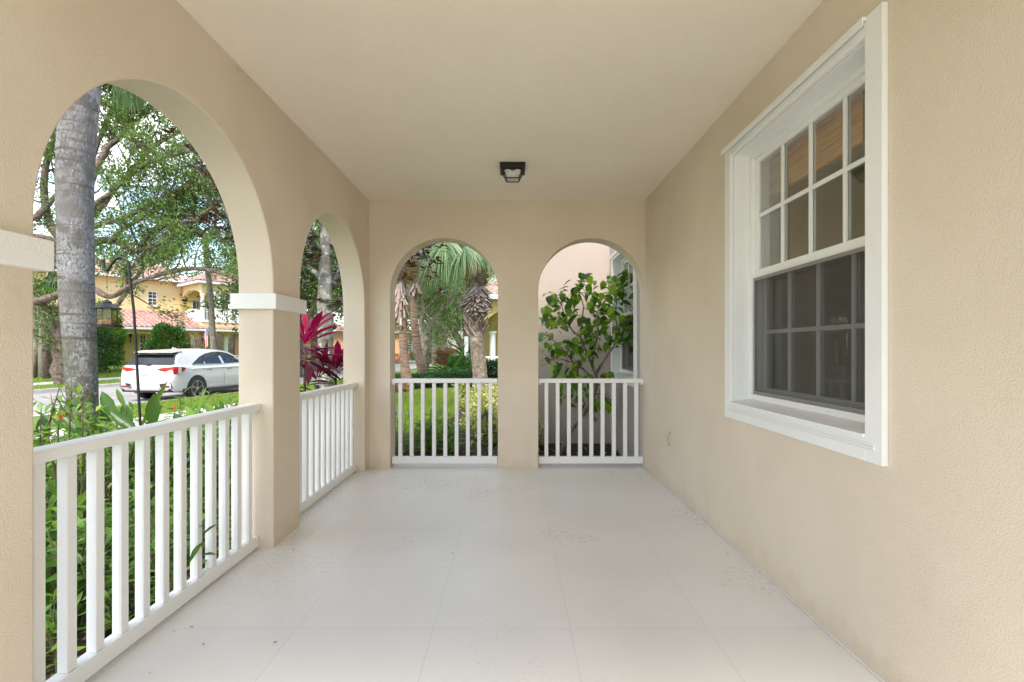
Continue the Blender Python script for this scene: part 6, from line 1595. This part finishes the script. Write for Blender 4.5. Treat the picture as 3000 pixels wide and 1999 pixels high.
s=MB(); s.lathe([(22*k_,zc(746)),(22*k_,zc(740)),(17*k_,zc(736)),(9*k_,zc(733)),(1*k_,zc(732))],14,(cx,cy,0)); s.build('seed',M['seed'],fd,org=og)
s=MB(); top=Vector((cx,cy,zc(688))); kn=Vector((cx,cy,zc(661))); s.tube([top,kn],.0012,4); s.lathe([(.004,-.004),(.004,.004)],6,tuple(kn))
s.tube([kn,hkz+Vector((-.008,0,.0))],.001,4); s.tube([kn,hkz+Vector((.010,0,.0))],.001,4); s.build('cord',M['bronze'],fd,org=og)

# ================================================================== LIGHT, SKY, CAMERA
SUN_EL, SUN_AZ = math.radians(51), math.radians(187)   # azimuth clockwise from +Y
sd=Vector((math.sin(SUN_AZ)*math.cos(SUN_EL), math.cos(SUN_AZ)*math.cos(SUN_EL), math.sin(SUN_EL)))
L=bpy.data.lights.new('sun','SUN'); L.energy=2.0; L.angle=math.radians(16); L.color=(1,.93,.83)
lo=bpy.data.objects.new('sun',L); col.objects.link(lo); lo.location=(0,0,30); lo.rotation_euler=(-sd).to_track_quat('-Z','Y').to_euler()
wd=bpy.data.worlds.new('World'); bpy.context.scene.world=wd; wd.use_nodes=True
nt=wd.node_tree; nt.nodes.clear()
out=nt.nodes.new('ShaderNodeOutputWorld'); bg=nt.nodes.new('ShaderNodeBackground'); bg.inputs['Strength'].default_value=.15
sk=nt.nodes.new('ShaderNodeTexSky'); sk.sky_type='NISHITA'; sk.sun_disc=False; sk.sun_elevation=SUN_EL; sk.sun_rotation=SUN_AZ
sk.air_density=1.2; sk.dust_density=.6; sk.ozone_density=2.0
tc=nt.nodes.new('ShaderNodeTexCoord'); mp=nt.nodes.new('ShaderNodeMapping'); mp.inputs['Scale'].default_value=(1,1,2.2)
nz=nt.nodes.new('ShaderNodeTexNoise'); nz.inputs['Scale'].default_value=2.6; nz.inputs['Detail'].default_value=9; nz.inputs['Roughness'].default_value=.58
ln(nt,tc.outputs['Generated'],mp.inputs[0]); ln(nt,mp.outputs[0],nz.inputs['Vector'])
rp=nt.nodes.new('ShaderNodeMapRange'); rp.inputs[1].default_value=.46; rp.inputs[2].default_value=.60; ln(nt,nz.outputs[0],rp.inputs[0])
mx=nt.nodes.new('ShaderNodeMix'); mx.data_type='RGBA'; ln(nt,rp.outputs[0],mx.inputs[0]); ln(nt,sk.outputs[0],mx.inputs[6]); mx.inputs[7].default_value=(6.6,6.5,6.4,1)
ln(nt,mx.outputs[2],bg.inputs[0]); ln(nt,bg.outputs[0],out.inputs[0])
cam=bpy.data.cameras.new('camera'); co=bpy.data.objects.new('camera',cam); col.objects.link(co)
co.location=(0,0,EYE); co.rotation_euler=(PI/2,0,0)
cam.sensor_width=36; cam.lens=F/2353*36; cam.shift_x=-(HX-1176.5)/2353; cam.shift_y=(HY-784)/2353
cam.clip_start=.05; cam.clip_end=900
sc=bpy.context.scene; sc.camera=co
sc.view_settings.view_transform='Standard'; sc.view_settings.look='None'; sc.view_settings.gamma=1; sc.view_settings.exposure=EXPO
sc.view_settings.use_curve_mapping=False
sc.cycles.max_bounces=12; sc.cycles.diffuse_bounces=6; sc.cycles.transparent_max_bounces=24; sc.cycles.glossy_bounces=4; sc.cycles.transmission_bounces=6
sc.cycles.sample_clamp_indirect=4.0
sc.cycles.use_denoising=True
